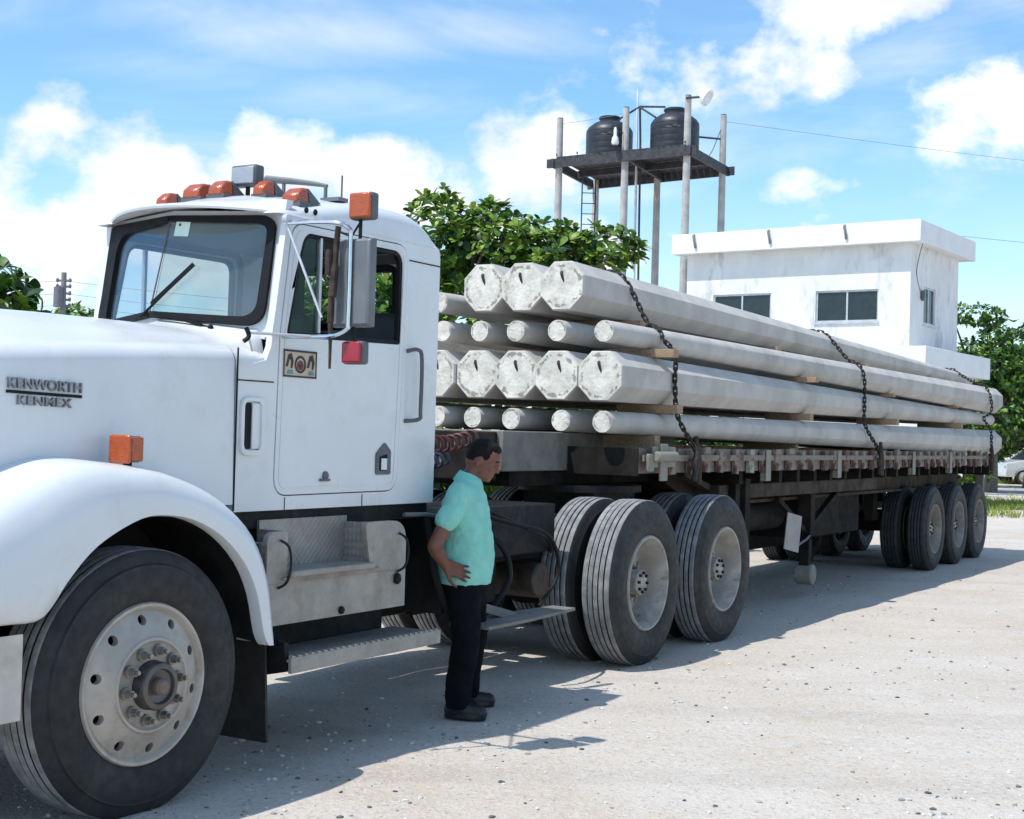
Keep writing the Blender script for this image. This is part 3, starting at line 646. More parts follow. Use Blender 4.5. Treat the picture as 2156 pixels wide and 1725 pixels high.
# windscreen, two flat panes meeting in a V
WB = [Vector((1.005, .30, 2.055)), Vector((.846, .885, 2.100)), Vector((1.005, 1.42, 2.055))]; WT = [Vector((1.085, .30, 2.600)), Vector((.962, .878, 2.612)), Vector((1.085, 1.42, 2.600))]
def pane(side):
    a, b = (0, 1) if side == 0 else (2, 1); P00, P10, P01, P11 = WB[a], WB[b], WT[a], WT[b]
    nrm = (P10-P00).cross(P01-P00).normalized(); nrm = nrm if nrm.x < 0 else -nrm
    def fn(u, v, d): return (P00*(1-u)*(1-v) + P10*u*(1-v) + P01*(1-u)*v + P11*u*v) - nrm*d
    out = rrect([(0, 0), (1.0, 0), (1.0, 1), (0, 1)], [.19, 0, 0, .15], 8); inn = rrect([(.075, .075), (.991, .055), (.991, .945), (.065, .925)], [.16, 0, 0, .12], 8) if side == 0 else rrect([(.20, .06), (.996, .055), (.996, .945), (.20, .90)], [.06, 0, 0, .22], 8)
    k1 = out.index((1.0, 0.0)) if (1.0, 0.0) in out else min(range(len(out)), key=lambda i: (out[i][0]-1)**2 + out[i][1]**2); k2 = (k1+1) % len(out)
    ring_o = [out[(k2+j) % len(out)] for j in range(len(out))]          # from the top of the divider round to its foot
    m1 = min(range(len(inn)), key=lambda i: (inn[i][0]-1)**2 + inn[i][1]**2); ring_i = [inn[(m1-j) % len(inn)] for j in range(len(inn))]
    ring_i = [(1.0, ring_i[0][1])] + ring_i[1:-1] + [(1.0, ring_i[-1][1])]
    g = MB(); g.plate(ring_o + ring_i, [], lambda u, v, d: fn(u, v, d-.014), .03); go = g.build('windscreen_gasket', gasket, T)
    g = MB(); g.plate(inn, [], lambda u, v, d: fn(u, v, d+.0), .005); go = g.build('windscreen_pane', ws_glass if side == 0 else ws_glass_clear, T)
    # pillar strip between pane and cab side
    yo = YN if side == 0 else YF; s = 1 if side == 0 else -1
    q = MB(); q.add([P00+Vector((.006, 0, -.05)), P01+Vector((.006, 0, .01)), Vector((1.075, yo, 2.602)), Vector((.975, yo, 2.01)), P00+Vector((.05, 0, -.05)), P01+Vector((.05, s*.03, .01)), Vector((1.11, yo+s*.03, 2.602)), Vector((1.02, yo+s*.03, 2.01))], [(0, 1, 2, 3), (4, 5, 6, 7), (0, 4, 5, 1), (1, 5, 6, 2), (2, 6, 7, 3), (3, 7, 4, 0)]); q.build('windscreen_pillar', paint, T)
    # corner fills behind the rounded gasket corners and sill below
    q = MB(); q.plate([(-.02, -.10), (1.0, -.06), (1.0, .06), (.3, .05), (.1, .12), (.04, .3), (-.02, .35)], [], lambda u, v, d: fn(u, v, d+.012), .02); q.plate([(-.02, .72), (.05, .78), (.12, .9), (.3, .95), (1.0, .95), (1.0, 1.06), (-.02, 1.05)], [], lambda u, v, d: fn(u, v, d+.012), .02); q.build('windscreen_surround', paint, T)
    return fn
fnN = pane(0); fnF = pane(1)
dv = MB(); dv.tube([WB[1]+Vector((-.004, 0, .02)), WT[1]+Vector((-.004, 0, -.02))], .0045, 6); dv.build('windscreen_divider', lamp_grey, T)
st = MB(); st.plate([(.80, .80), (.935, .80), (.935, .945), (.80, .945)], [], lambda u, v, d: fnN(u, v, d-.002), .0015); st.build('windscreen_sticker', paper, T)
st = MB(); st.plate([(.885, .90), (.905, .90), (.905, .925), (.885, .925)], [], lambda u, v, d: fnN(u, v, d-.0032), .001); st.build('sticker_mark', brown_m, T)
def on_pane(fn, u, v, off=.02): return Vector(fn(u, v, -off))
# wipers
w = MB(); a, b = on_pane(fnF, .93, .0, .03), on_pane(fnN, .68, .50, .03); w.tube([a, a.lerp(b, .5), b], [.007, .006, .005], 6); w.bar(a.lerp(b, .25)+Vector((-.012, 0, 0)), a.lerp(b, 1.04)+Vector((-.004, 0, 0)), .008, .02); o = w.build('wiper', gasket, T); o['label'] = 'wiper raised across the windscreen'
w = MB(); a, b = on_pane(fnN, .42, -.055, .03), on_pane(fnN, .93, .03, .03); w.tube([a, a.lerp(b, .5), b], .006, 6); w.bar(a.lerp(b, .15)+Vector((-.01, 0, .004)), b+Vector((-.01, 0, .004)), .008, .016); w.ell(a+Vector((-.01, -.005, 0)), (.014, .014, .014)); w.build('wiper', gasket, T)
# interior
sw = MB(); c = Vector((1.32, .53, 1.98)); ax = rot_to((.55, 0, .84)); sw.tube([c + ax @ Vector((.21*math.cos(t), .21*math.sin(t), 0)) for t in np.linspace(0, 2*math.pi, 33)], .014, 8, caps=False)
for t in (.5, 2.6, 4.7): sw.tube([c, c + ax @ Vector((.2*math.cos(t), .2*math.sin(t), 0))], .012, 6)
sw.tube([c, c + ax @ Vector((0, 0, -.5))], .025, 8); sw.build('steering_wheel', gasket, T)
p = MB(); p.box(1.09, 1.28, YN+.06, YF-.06, 1.60, 2.03); p.build('dashboard', seatm, T, bevel=.03)
for yy in (.28, .96):
    p = MB(); p.box(1.72, 2.2, yy, yy+.44, 1.24, 1.66); p.obox((2.17, yy+.22, 1.92), (.13, .44, .62), Matrix.Rotation(R(10), 3, 'Y')); p.build('seat', seatm, T, bevel=.04, seg=3)
# black sill strip, cab floor edge
p = MB(); p.box(.77, 2.37, .25, 1.47, 1.10, 1.182); p.build('cab_sill', black, T)
# cab details on the near side
v = MB(); v.plate(rrect([(.765, 1.445), (.935, 1.445), (.935, 1.715), (.765, 1.715)], .05), [rrect([(.785, 1.47), (.905, 1.47), (.905, 1.695), (.785, 1.695)], .03)], side_fn(YN-.016, 1), .0158); o = v.build('cowl_vent', paint, T, bevel=.004)
v = MB(); v.box(.80, .838, YN-.006, YN-.0005, 1.475, 1.69); v.build('vent_slot', gasket, o)
v = MB(); v.obox((.872, YN-.008, 1.582), (.066, .006, .21), Matrix.Rotation(R(8), 3, 'Z')); v.build('vent_flap', paint, o)
v = MB(); v.box(.742, .995, YN-.003, YN+.001, 1.789, 1.795); v.box(.738, .746, YN-.003, YN+.001, 1.19, 1.94); v.build('panel_joint', gasket, T)
v = MB(); v.box(1.10, 1.105, YN-.003, YN+.001, 1.185, 1.245); v.box(1.72, 1.725, YN-.003, YN+.001, 1.185, 1.245); v.build('panel_joint', lamp_grey, T)
gh = MB(); gh.tube(spline([(2.092, YN, 2.01), (2.13, YN-.045, 2.02), (2.165, YN-.05, 1.97), (2.165, YN-.05, 1.70), (2.16, YN-.045, 1.645), (2.085, YN, 1.632)], 5), .011, 8); gh.build('grab_handle', lamp_grey, T)
pw = MB(); pw.plate(rrect([(1.825, 1.345), (1.955, 1.345), (1.955, 1.47), (1.90, 1.515), (1.825, 1.455)], .015), [rrect([(1.85, 1.365), (1.925, 1.365), (1.925, 1.455), (1.85, 1.44)], .01)], side_fn(YN-.012, 1), .0075); o = pw.build('peep_window', lamp_grey, door_near)
pw = MB(); pw.box(1.85, 1.925, YN-.0065, YN-.0045, 1.365, 1.455); pw.build('peep_pane', gasket, door_near)
pw = MB(); pw.box(1.875, 1.925, YN-.010, YN-.0065, 1.37, 1.43); pw.build('peep_blind', paint, door_near)
dk = MB(); dk.cyl((1.405, YN-.012, 1.345), (1.405, YN-.004, 1.345), .022, n=12); dk.box(1.36, 1.43, YN-.02, YN-.004, 1.318, 1.33); dk.build('door_latch', lamp_grey, door_near)
# door decal: tan square, figure glyphs beside a round face
dc = MB(); dc.box(1.056, 1.308, YN-.0075, YN-.0045, 1.822, 1.955); o = dc.build('door_decal', tan_m, door_near); o['label'] = 'tan square emblem with dark glyphs'
dc = MB(); fy = lambda u, v, d: (u, YN-.0095+d, v)
for (u0, u1, v0, v1) in ((1.056, 1.308, 1.945, 1.955), (1.056, 1.308, 1.822, 1.831), (1.056, 1.064, 1.822, 1.955), (1.300, 1.308, 1.822, 1.955)): dc.plate([(u0, v0), (u1, v0), (u1, v1), (u0, v1)], [], fy, .002, 0)
for cx, sg in ((1.102, 1), (1.262, -1)):
    dc.plate([(cx-.03, 1.872), (cx-.012, 1.93), (cx+.012, 1.938), (cx+.028, 1.90), (cx+.02, 1.865), (cx+.008, 1.865), (cx+.01, 1.90), (cx-.002, 1.91), (cx-.014, 1.872)], [], fy, .002, 0)
    dc.plate([(cx-.02, 1.838), (cx+.03, 1.838), (cx+.02, 1.858), (cx-.012, 1.858)], [], fy, .002, 2)
circ = lambda cx, cz, r, n=20: [(cx + r*math.cos(2*math.pi*k/n), cz + r*math.sin(2*math.pi*k/n)) for k in range(n)]
dc.plate(circ(1.182, 1.886, .043), [circ(1.182, 1.886, .031)], fy, .002, 0); dc.plate(circ(1.182, 1.882, .024), [], fy, .002, 1); dc.plate([(1.168, 1.885), (1.196, 1.885), (1.190, 1.872), (1.174, 1.872)], [], lambda u, v, d: (u, YN-.0105+d, v), .001, 0)
dc.build('decal_print', [brown_m, maroon, teal_m], door_near)
for k in (0, 1):
    q = MB(); q.ell((1.235+.07*k-.035, YN-.002, 2.640), (.013, .01, .016)); q.build('bolt_hole', gasket, T)
# hood lettering
def hood_y(x):
    for a, b in zip(HX, HX[1:]):
        if x <= b[0]: t = (x-a[0])/(b[0]-a[0]); return a[2] + (b[2]-a[2])*t
    return HX[-1][2]
def letters(txt, x0, x1, z0, h, name, mat, off=.004, slope=0.):
    cu = bpy.data.curves.new('txt', 'FONT'); cu.body = txt; cu.size = 1; cu.extrude = .02; cu.offset = .006; to = bpy.data.objects.new('txt', cu); COL.objects.link(to)
    dg = bpy.context.evaluated_depsgraph_get(); me = bpy.data.meshes.new_from_object(to.evaluated_get(dg)); bpy.data.objects.remove(to)
    vs = np.array([v.co[:] for v in me.vertices]); a, b = vs[:, 0].min(), vs[:, 0].max(); lo, hi = vs[:, 1].min(), vs[:, 1].max()
    for v in me.vertices:
        u = (v.co.x-a)/(b-a); x = x0 + (x1-x0)*u; z = z0 + h*(v.co.y-lo)/(hi-lo) + slope*u
        zz = min(z, 1.9); v.co = Vector((x, hood_y(x) - off - .006 - v.co.z*.3, z)) - TO
    me.materials.clear(); me.materials.append(mat); o = bpy.data.objects.new(name, me); COL.objects.link(o); o.parent = T; ORG[o.name] = ORG[T.name]; return o
badge_m = pbr('badge_chrome', (.24, .24, .26), .35, .6, var=.15)
def hp_(x, z, y=.0): return (x, hood_y(x)-.008-y, z)
letters('KENWORTH', -.482, -.140, 1.704, .042, 'hood_lettering', badge_m, slope=-.009)
letters('KENMEX', -.438, -.186, 1.640, .036, 'hood_lettering', badge_m, slope=-.006)
bb = MB(); bb.rings([[hp_(x, 1.690-(x+.48)*.026+dz, 0.003+dy) for dz, dy in ((-.006, 0), (.006, 0), (.006, -.008), (-.006, -.008))] for x in (-.486, -.31, -.136)]); bb.build('lettering_bar', gasket, T)
# roof marker lamps, work lamp, horn
def roof_z(x, y):
    for a, b in zip(RF, RF[1:]):
        if x <= b[0]:
            t = (x-a[0])/(b[0]-a[0]); zs = a[1]+(b[1]-a[1])*t; zc = a[2]+(b[2]-a[2])*t; s = min(1, abs(y-YC)/(YC-YN-.11)); return zc - (zc-zs)*s*s
    return 2.6
for i, (y, big) in enumerate(((1.20, 1), (.965, 1), (.80, 1), (.60, 1), (.335, 1))):
    x = (1.30, 1.27, 1.27, 1.37, 1.30)[i]; z = roof_z(x, y)-.004
    hs_ = MB(); w = (.040, .060, .050, .040, .055)[i]
    hs_.rings([[(x-.09, y-w, z), (x-.09, y+w, z), (x-.09, y+w*.9, z+.04), (x-.09, y-w*.9, z+.04)], [(x-.045, y-w, z), (x-.045, y+w, z), (x-.045, y+w*.8, z+.078), (x-.045, y-w*.8, z+.078)], [(x+.0, y-w, z), (x+.0, y+w, z), (x, y+w*.8, z+.080), (x, y-w*.8, z+.080)]])
    o = hs_.build('marker_lamp', amber, T, smooth=30); o.modifiers.new('b', 'BEVEL').width = .008
    hs_ = MB(); hs_.rings([[(x+.001, y-w, z), (x+.001, y+w, z), (x+.001, y+w*.8, z+.080), (x+.001, y-w*.8, z+.080)], [(x+.13, y-w*.8, z), (x+.13, y+w*.8, z), (x+.13, y+w*.5, z+.008), (x+.13, y-w*.5, z+.008)]]); hs_.box(x-.085, x+.14, y-w-.008, y+w+.008, z-.02, z+.006); hs_.build('lamp_base', lamp_grey, o)
wl_ = MB(); wl_.box(1.33, 1.40, .66, .83, 2.815, 2.925); o = wl_.build('work_lamp', lamp_grey, T, bevel=.012)
wl_ = MB(); wl_.box(1.322, 1.332, .672, .818, 2.827, 2.913); wl_.build('lamp_glass', lampface, o, bevel=.004)
wl_ = MB(); wl_.cyl((1.37, .745, 2.77), (1.37, .745, 2.816), .012); wl_.build('lamp_stalk', black, o)
hn = MB(); pts = [(1.60, .82, 2.900), (1.60, .66, 2.880), (1.60, .50, 2.855), (1.60, .41, 2.838)]; hn.tube(spline(pts, 4), [.022-.0011*i for i in range(13)], 10); o = hn.build('air_horn', dull_alu, T)
hn = MB(); hn.cyl((1.60, .70, 2.79), (1.60, .70, 2.88), .010); hn.cyl((1.60, .42, 2.77), (1.60, .42, 2.84), .010); hn.cyl((1.62, .33, 2.76), (1.62, .33, 2.89), .005); hn.box(1.57, 1.65, .31, .43, 2.752, 2.772); hn.build('horn_bracket', dull_alu, o)

# west-coast mirror with its tube bracket
mr_ = MB(); mr_.rings([[(x, y0, z0), (x, y1, z0), (x, y1, z1), (x, y0, z1)] for (x, y0, y1, z0, z1) in ((1.118, -.225, -.02, 2.075, 2.462), (1.128, -.235, -.01, 2.062, 2.474), (1.168, -.238, -.007, 2.058, 2.478))]); mirror = mr_.build('mirror', dull_alu, T, bevel=.014, seg=3); mirror['label'] = 'tall stainless door mirror'
mr_ = MB(); mr_.box(1.1685, 1.173, -.228, -.017, 2.068, 2.468); mr_.build('mirror_glass', chrome, mirror)
mb_ = MB()
mb_.tube(spline([(1.045, YN, 2.555), (1.06, .05, 2.555), (1.075, -.08, 2.545), (1.10, -.125, 2.515), (1.105, -.128, 2.46), (1.105, -.128, 2.10), (1.10, -.12, 2.045), (1.07, -.06, 2.015), (1.055, .05, 2.01), (1.05, YN, 2.012)], 5), .0105, 8)
mb_.build('mirror_bracket', chrome, mirror)
mb_ = MB(); mb_.tube([(1.04, YN-.005, 2.570), (1.055, -.01, 2.10)], .0065, 8); mb_.tube([(.79, YN-.012, 2.012), (1.05, .05, 2.012)], .007, 8); mb_.tube([(.79, YN-.012, 2.012), (.84, YN, 1.93)], .006, 6); mb_.cyl((1.036, YN-.03, 2.575), (1.036, YN, 2.575), .02, n=10); mb_.build('mirror_brace', alu_frame, mirror)
mb_ = MB(); mb_.tube(spline([(.78, YN-.01, 2.035), (.79, YN-.02, 1.995), (.77, YN-.006, 1.97)], 4), .012, 6); mb_.build('hood_latch', gasket, T)
an = MB(); an.tube(spline([(1.085, -.07, 2.53), (1.09, -.06, 2.47), (1.085, -.055, 2.33), (1.08, -.05, 2.2)], 4), [.014]*8+[.02]*5, 8); an.tube([(1.08, -.045, 2.2), (1.078, -.045, 2.08)], .016, 8); an.tube([(1.078, -.045, 2.08), (1.075, -.05, 1.97), (1.075, -.05, 1.86)], [.013, .008, .006], 8); an.tube([(1.07, -.03, 2.30), (1.07, -.03, 2.42)], .016, 8); an.build('aerial', rusty, mirror)
ts = MB(); ts.box(1.155, 1.215, -.21, -.075, 2.57, 2.70); o = ts.build('mirror_turn_signal', lamp_grey, mirror, bevel=.014); ts = MB(); ts.box(1.138, 1.158, -.208, -.085, 2.575, 2.695); ts.build('amber_lens', amber, mirror, bevel=.012); ts = MB(); ts.cyl((1.17, -.135, 2.47), (1.17, -.135, 2.575), .009); ts.tube([(1.15, -.03, 2.515), (1.16, -.09, 2.49), (1.17, -.135, 2.56)], .006, 6); ts.build('signal_stalk', black, mirror)
ts = MB(); ts.box(1.13, 1.19, -.195, -.075, 1.885, 1.995); ts.build('red_lamp_housing', lamp_grey, mirror, bevel=.014); ts = MB(); ts.box(1.112, 1.132, -.193, -.085, 1.89, 1.99); ts.build('red_lens', redlens, mirror, bevel=.014, seg=3); ts = MB(); ts.cyl((1.15, -.125, 1.99), (1.15, -.125, 2.06), .009); ts.build('red_lamp_stalk', black, mirror)

# tool box and steps below the cab
tb = MB()
tb.box(.80, 1.905, .060, .09, .668, .860)                                    # lower face
tb.plate(rrect([(.80, .861), (.945, .861), (.945, 1.10), (.80, 1.10)], [0, 0, .02, .06]), [], side_fn(.06, 1), .03)
tb.plate(rrect([(1.60, .861), (1.905, .861), (1.905, 1.115), (1.545, 1.115)], [0, 0, .13, .03]), [], side_fn(.06, 1), .03)
tb.box(.945, 1.62, .235, .25, .861, 1.14)                                    # back of the recess
tb.box(.93, .945, .09, .235, .861, 1.10); tb.box(1.60, 1.62, .09, .235, .861, 1.11)
tb.box(1.889, 1.905, .09, .60, .668, 1.0); tb.box(.80, .815, .09, .60, .668, 1.05); tb.box(1.62, 1.80, .09, .40, 1.09, 1.10)
o = tb.build('tool_box', grate_m, T, bevel=.004); o['label'] = 'dusty tread-plate tool box under the door'
tb = MB(); tb.box(.945, 1.60, .030, .234, .885, .915); tb.build('upper_step', grate_m, T, bevel=.006)
tb = MB(); tb.plate([(.945, .862), (1.60, .862), (1.66, .884), (.90, .884)], [], side_fn(.048, 1), .02); tb.build('step_riser', pbr('scuffed_brown_alu', (.25, .21, .18), .6, .3, var=.2, scale=9), T)
for (x, z0, z1) in ((.885, .84, 1.06), (1.83, .85, 1.05)):
    hd = MB(); hd.tube(spline([(x, .055, z1), (x+.02, .02, z1-.03), (x+.028, .012, (z0+z1)/2), (x+.012, .02, z0+.03), (x-.01, .055, z0)], 4), .0065, 8); hd.build('box_handle', black, T)
hd = MB(); hd.ell((1.82, .05, .815), (.025, .02, .03)); hd.build('box_lock', black, T); hd = MB(); hd.ell((1.36, .055, .695), (.02, .015, .02)); hd.build('box_catch', black, T)
ls = MB(); ls.box(.855, 2.085, -.055, -.035, .462, .535); ls.box(.855, 2.085, -.035, .26, .512, .524); o = ls.build('lower_step', grate_m, T, bevel=.004)
tg = MB()
for k in range(26): x = .875+k*.047; tg.obox((x, -.044, .537), (.03, .018, .010), Matrix.Rotation(R(14), 3, 'Y'))
tg.build('step_teeth', grate_m, o)
ls = MB(); ls.add([(.84, -.02, .60), (.84, .2, .66), (.845, .2, .42), (.85, -.03, .47), (.87, -.02, .60), (.87, .2, .66), (.87, .2, .42), (.87, -.03, .47)], [(0, 1, 2, 3), (4, 5, 6, 7), (0, 1, 5, 4), (1, 2, 6, 5), (2, 3, 7, 6), (3, 0, 4, 7)]); ls.box(.82, 2.0, .27, .5, .50, .664); ls.build('step_support', black, T)
mf = MB(); mf.rings([[(.80+dx, .06, z), (.80+dx, .44, z), (.815+dx, .44, z), (.815+dx, .06, z)] for z, dx in ((1.05, -.06), (.6, .0), (.14, .03))]); mf.build('mud_flap', rubber, T)
# frame, tank and boxes behind the cab
fr = MB()
for y in (.62, 1.18): fr.box(-1.0, 7.15, y-.04, y+.04, .74, 1.02)
fr.box(2.6, 2.7, .62, 1.18, .76, 1.0); fr.box(7.0, 7.15, .62, 1.18, .76, 1.0); fr.box(4.0, 4.1, .62, 1.18, .8, .95)
fr.build('frame_rail', black, T)
bx = MB(); bx.box(2.42, 2.62, .17, .60, .56, 1.105); bx.build('battery_box', black, T, bevel=.012)
bx = MB(); bx.box(2.45, 2.60, .14, .169, .98, 1.07); bx.build('battery_lid_strip', lamp_grey, T)
bx = MB(); bx.box(2.98, 4.15, .40, .98, .80, 1.12); bx.build('deck_box', black, T, bevel=.012)
bx = MB(); bx.box(2.34, 2.60, .30, .33, 1.115, 1.145); bx.tube([(2.05, .18, 1.13), (2.25, .18, 1.125), (2.4, .2, 1.11)], .012, 6); bx.build('cab_rear_mount', dull_alu, T)
at = MB(); at.cyl((3.92, .36, .62), (3.92, 1.2, .62), .115, n=24); at.build('air_tank', pbr('oily_brown_tank', (.045, .031, .020), .5, .1, var=.5, scale=8), T, bevel=.02)
at = MB(); at.box(2.55, 4.1, 1.28, 1.72, .34, 1.02); at.build('fuel_tank', black, T, bevel=.04)
at = MB(); at.box(.95, 2.45, 1.20, 1.62, .40, 1.05); at.build('far_tool_box', black, T, bevel=.02)
ft_ = MB(); ft_.box(2.66, 3.60, .52, .58, .50, .80); ft_.build('frame_guard', trailer_dark, T, bevel=.01)
pl_ = MB(); pl_.rings([[(x, y0, z), (x, y1, z), (x, y1, z+.018), (x, y0, z+.018)] for x, y0, y1, z in ((2.50, -.10, .16, .49), (2.9, -.12, .15, .495), (3.50, -.11, .05, .505))]); pl_.build('step_plate', trailer_grey, T)
pl_ = MB(); pl_.bar((2.75, .02, .49), (2.78, .5, .62), .04, .03); pl_.bar((2.66, .12, .60), (2.98, .03, .51), .05, .05); pl_.build('step_bracket', dull_alu, T)
for pts, r, mt, nm in (([(3.0, .38, 1.10), (3.25, .20, 1.03), (3.52, .10, .95), (3.62, .08, .72), (3.42, .10, .52)], .013, gasket, 'air_hose'),
                       ([(2.72, .30, 1.02), (2.92, .12, .95), (3.02, .08, .74), (2.88, .12, .54)], .018, gasket, 'air_hose'),
                       ([(2.30, .20, 1.10), (2.28, .12, .8), (2.42, .1, .56), (2.62, .10, .47), (2.9, .14, .48)], .020, gasket, 'air_hose'),
                       ([(3.2, .35, 1.1), (3.5, .28, 1.0), (3.9, .32, .9), (4.1, .4, .8)], .012, gasket, 'air_hose')):
    h = MB(); h.tube(spline(pts, 7), r, 8); h.build(nm, mt, T)
for (a, b, rr, mt, nm, turns) in (((2.55, .70, 1.66), (3.45, .62, 1.56), .045, red_hose, 'coiled_air_line', 13), ((2.55, .80, 1.56), (3.4, .80, 1.42), .045, blue_hose, 'coiled_air_line', 12)):
    a, b = Vector(a), Vector(b); m3 = rot_to(b-a); h = MB(); h.tube([a.lerp(b, t) + Vector((0, 0, -.10*math.sin(math.pi*t))) + m3 @ Vector((rr*math.cos(2*math.pi*turns*t), rr*math.sin(2*math.pi*turns*t), 0)) for t in np.linspace(0, 1, turns*14)], .011, 6); h.build(nm, mt, T)
hb = MB(); hb.box(2.40, 2.46, .55, 1.05, 1.35, 1.75); hb.build('hose_bracket', dull_alu, T)
fw = MB(); fw.rings([[(5.45+.52*math.cos(t), .90+.46*math.sin(t), z) for t in np.linspace(0, 2*math.pi, 28, endpoint=False)] for z in (1.16, 1.21)]); fw.box(5.1, 5.8, .6, 1.2, 1.02, 1.17); fw.build('fifth_wheel', black, T)
for x in (4.835, 6.262):
    ax_ = MB(); ax_.cyl((x, .25, DD/2), (x, 1.75, DD/2), .09, n=14); ax_.ell((x, 1.0, DD/2), (.24, .26, .24)); ax_.build('drive_axle', black, T)
ax_ = MB(); ax_.box(-.06, .06, .30, 1.5, .42, .52); ax_.build('front_axle', black, T)
sp = MB(); sp.box(4.3, 6.8, .50, .58, .62, .74); sp.box(4.3, 6.8, 1.22, 1.30, .62, .74); sp.build('rear_spring', black, T)
wheel(T, 'front', 0.02, .0, spin=.2, steer=R(-2.2)); wheel(T, 'front', 0.02, 1.72, True)
for x, s in ((4.835, .1), (6.262, .5)):
    wheel(T, 'drive', x, 0.0, spin=s); inner_wheel(T, 'drive', x, .335); wheel(T, 'drive', x, 2.06, True, spin=s); inner_wheel(T, 'drive', x, 1.725-.28)

# ------------------------------------------------------------------ trailer
TR0 = (11.5, 1.3, 0)
TR = thing('flatbed_trailer', 'worn flatbed trailer carrying the concrete poles', 'trailer', TF, TR0)
YR, YRF = .20, 2.50
d = MB(); d.box(4.10, 7.0, .80, 1.90, 1.318, 1.60); o = d.build('gooseneck', trailer_grey, TR, bevel=.008)
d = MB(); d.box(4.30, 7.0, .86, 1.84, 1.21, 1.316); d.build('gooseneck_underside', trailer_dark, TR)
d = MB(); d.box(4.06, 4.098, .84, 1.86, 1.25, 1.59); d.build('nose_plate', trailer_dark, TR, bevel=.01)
for k in range(8):
    y = .31 + k*.276; d = MB(); d.box(5.06 if not .5 < y < 1.8 else 7.01, 17.0, y, y+.268, 1.372, 1.418); d.build('deck_plank', plank_m, TR)
for y, s in ((YR, 1), (YRF, -1)):
    d = MB(); d.box(5.05, 17.03, min(y+s*.05, y+s*.10), max(y+s*.05, y+s*.10), 1.315, 1.500); d.build('side_rail', rail_paint, TR)
    d = MB(); d.box(5.10, 17.0, min(y, y+s*.014), max(y, y+s*.014), 1.405, 1.452); d.build('rub_rail', rail_paint, TR)
pk = MB(); pk.box(-.055, .055, .0155, .0495, -.10, .10); pk.box(-.045, .045, .004, .0155, -.10, -.045); pk.box(-.045, .045, .004, .0155, .052, .105); pms = [mesh_only(pk, 'stake_pocket', m) for m in (rail_paint, rail_paint, rail_paint, pbr('rusted_red_pocket', (.12, .055, .045), .85, var=.3, dirt=(.09, .06, .05), dirt_amt=.7, dirt_scale=14), pbr('grey_pocket', (.30, .28, .24), .8, var=.2, dirt=(.12, .09, .07), dirt_amt=.8, dirt_scale=14))]; pm = pms[0]
o0 = Vector(TR0)
for k in range(34):
    x = 5.62 + k*.335 + rnd.uniform(-.03, .03); q = inst('stake_pocket', rnd.choice(pms), TR, Vector((x, YR, 1.405 + rnd.uniform(-.012, .008))) - o0, (0, rnd.uniform(-.06, .06), 0), (rnd.uniform(.55, 1.7), rnd.uniform(.7, 1), rnd.uniform(.8, 1.1)))
for k in range(12): inst('stake_pocket', pm, TR, Vector((5.7 + k, YRF, 1.405)) - o0, (0, 0, math.pi))
for x in (7.66, 9.71, 12.6, 14.44):
    q = MB(); q.box(x-.06, x+.06, YR-.014, YR-.002, 1.225, 1.50); q.box(x-.05, x+.05, YR-.002, YR+.049, 1.225, 1.303); q.build('drop_post', bracket_paint, TR, bevel=.006)
q = MB(); q.box(5.22, 5.62, YR-.02, YR-.002, 1.36, 1.515); q.box(5.31, 5.44, YR-.04, YR-.02, 1.26, 1.535); q.cyl((5.2, YR-.045, 1.44), (5.55, YR-.045, 1.44), .04, n=14); q.box(5.12, 5.22, YR-.03, YR-.004, 1.33, 1.46); q.build('winch_bracket', bracket_paint, TR, bevel=.008)
q = MB(); q.box(5.03, 5.05, YR+.02, .79, 1.30, 1.50); q.build('deck_end_plate', trailer_dark, TR); q = MB(); q.box(5.03, 5.05, 1.91, 2.4, 1.30, 1.50); q.build('deck_end_plate', trailer_dark, TR)
# main beams and cross members
for y in (.70, 2.00):
    q = MB(); q.box(7.02, 17.0, y-.08, y+.08, 1.335, 1.365); q.box(7.2, 17.0, y-.012, y+.012, 1.02, 1.335); q.box(7.0, 17.0, y-.08, y+.08, .99, 1.02)
    q.add([(6.6, y-.012, 1.30), (7.2, y-.012, 1.335), (7.2, y-.012, 1.0), (6.6, y-.012, 1.2), (6.6, y+.012, 1.30), (7.2, y+.012, 1.335), (7.2, y+.012, 1.0), (6.6, y+.012, 1.2)], [(0, 1, 2, 3), (4, 5, 6, 7), (0, 1, 5, 4), (1, 2, 6, 5), (2, 3, 7, 6), (3, 0, 4, 7)])
    q.build('main_beam', brown_beam, TR)
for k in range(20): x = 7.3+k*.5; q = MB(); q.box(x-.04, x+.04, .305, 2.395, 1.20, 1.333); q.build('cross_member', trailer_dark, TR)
q = MB(); q.box(7.1, 11.9, .42, .56, 1.06, 1.19); q.build('side_beam', brown_beam, TR, bevel=.01)
q = MB(); q.bar((6.45, .5, 1.30), (7.3, .55, 1.12), .07, .05); q.build('side_brace', brown_beam, TR)
q = MB(); q.bar((7.35, .40, 1.33), (7.35, .40, .80), .10, .10); q.build('side_hanger', trailer_dark, TR); q = MB(); q.bar((7.62, .40, 1.24), (7.62, .40, .70), .12, .08); q.build('side_hanger', trailer_dark, TR)
q = MB(); q.box(7.2, 7.225, .36, .38, .56, .92); q.box(7.0, 7.22, .36, .38, .90, .92); q.build('lamp_guard', dull_alu, TR)
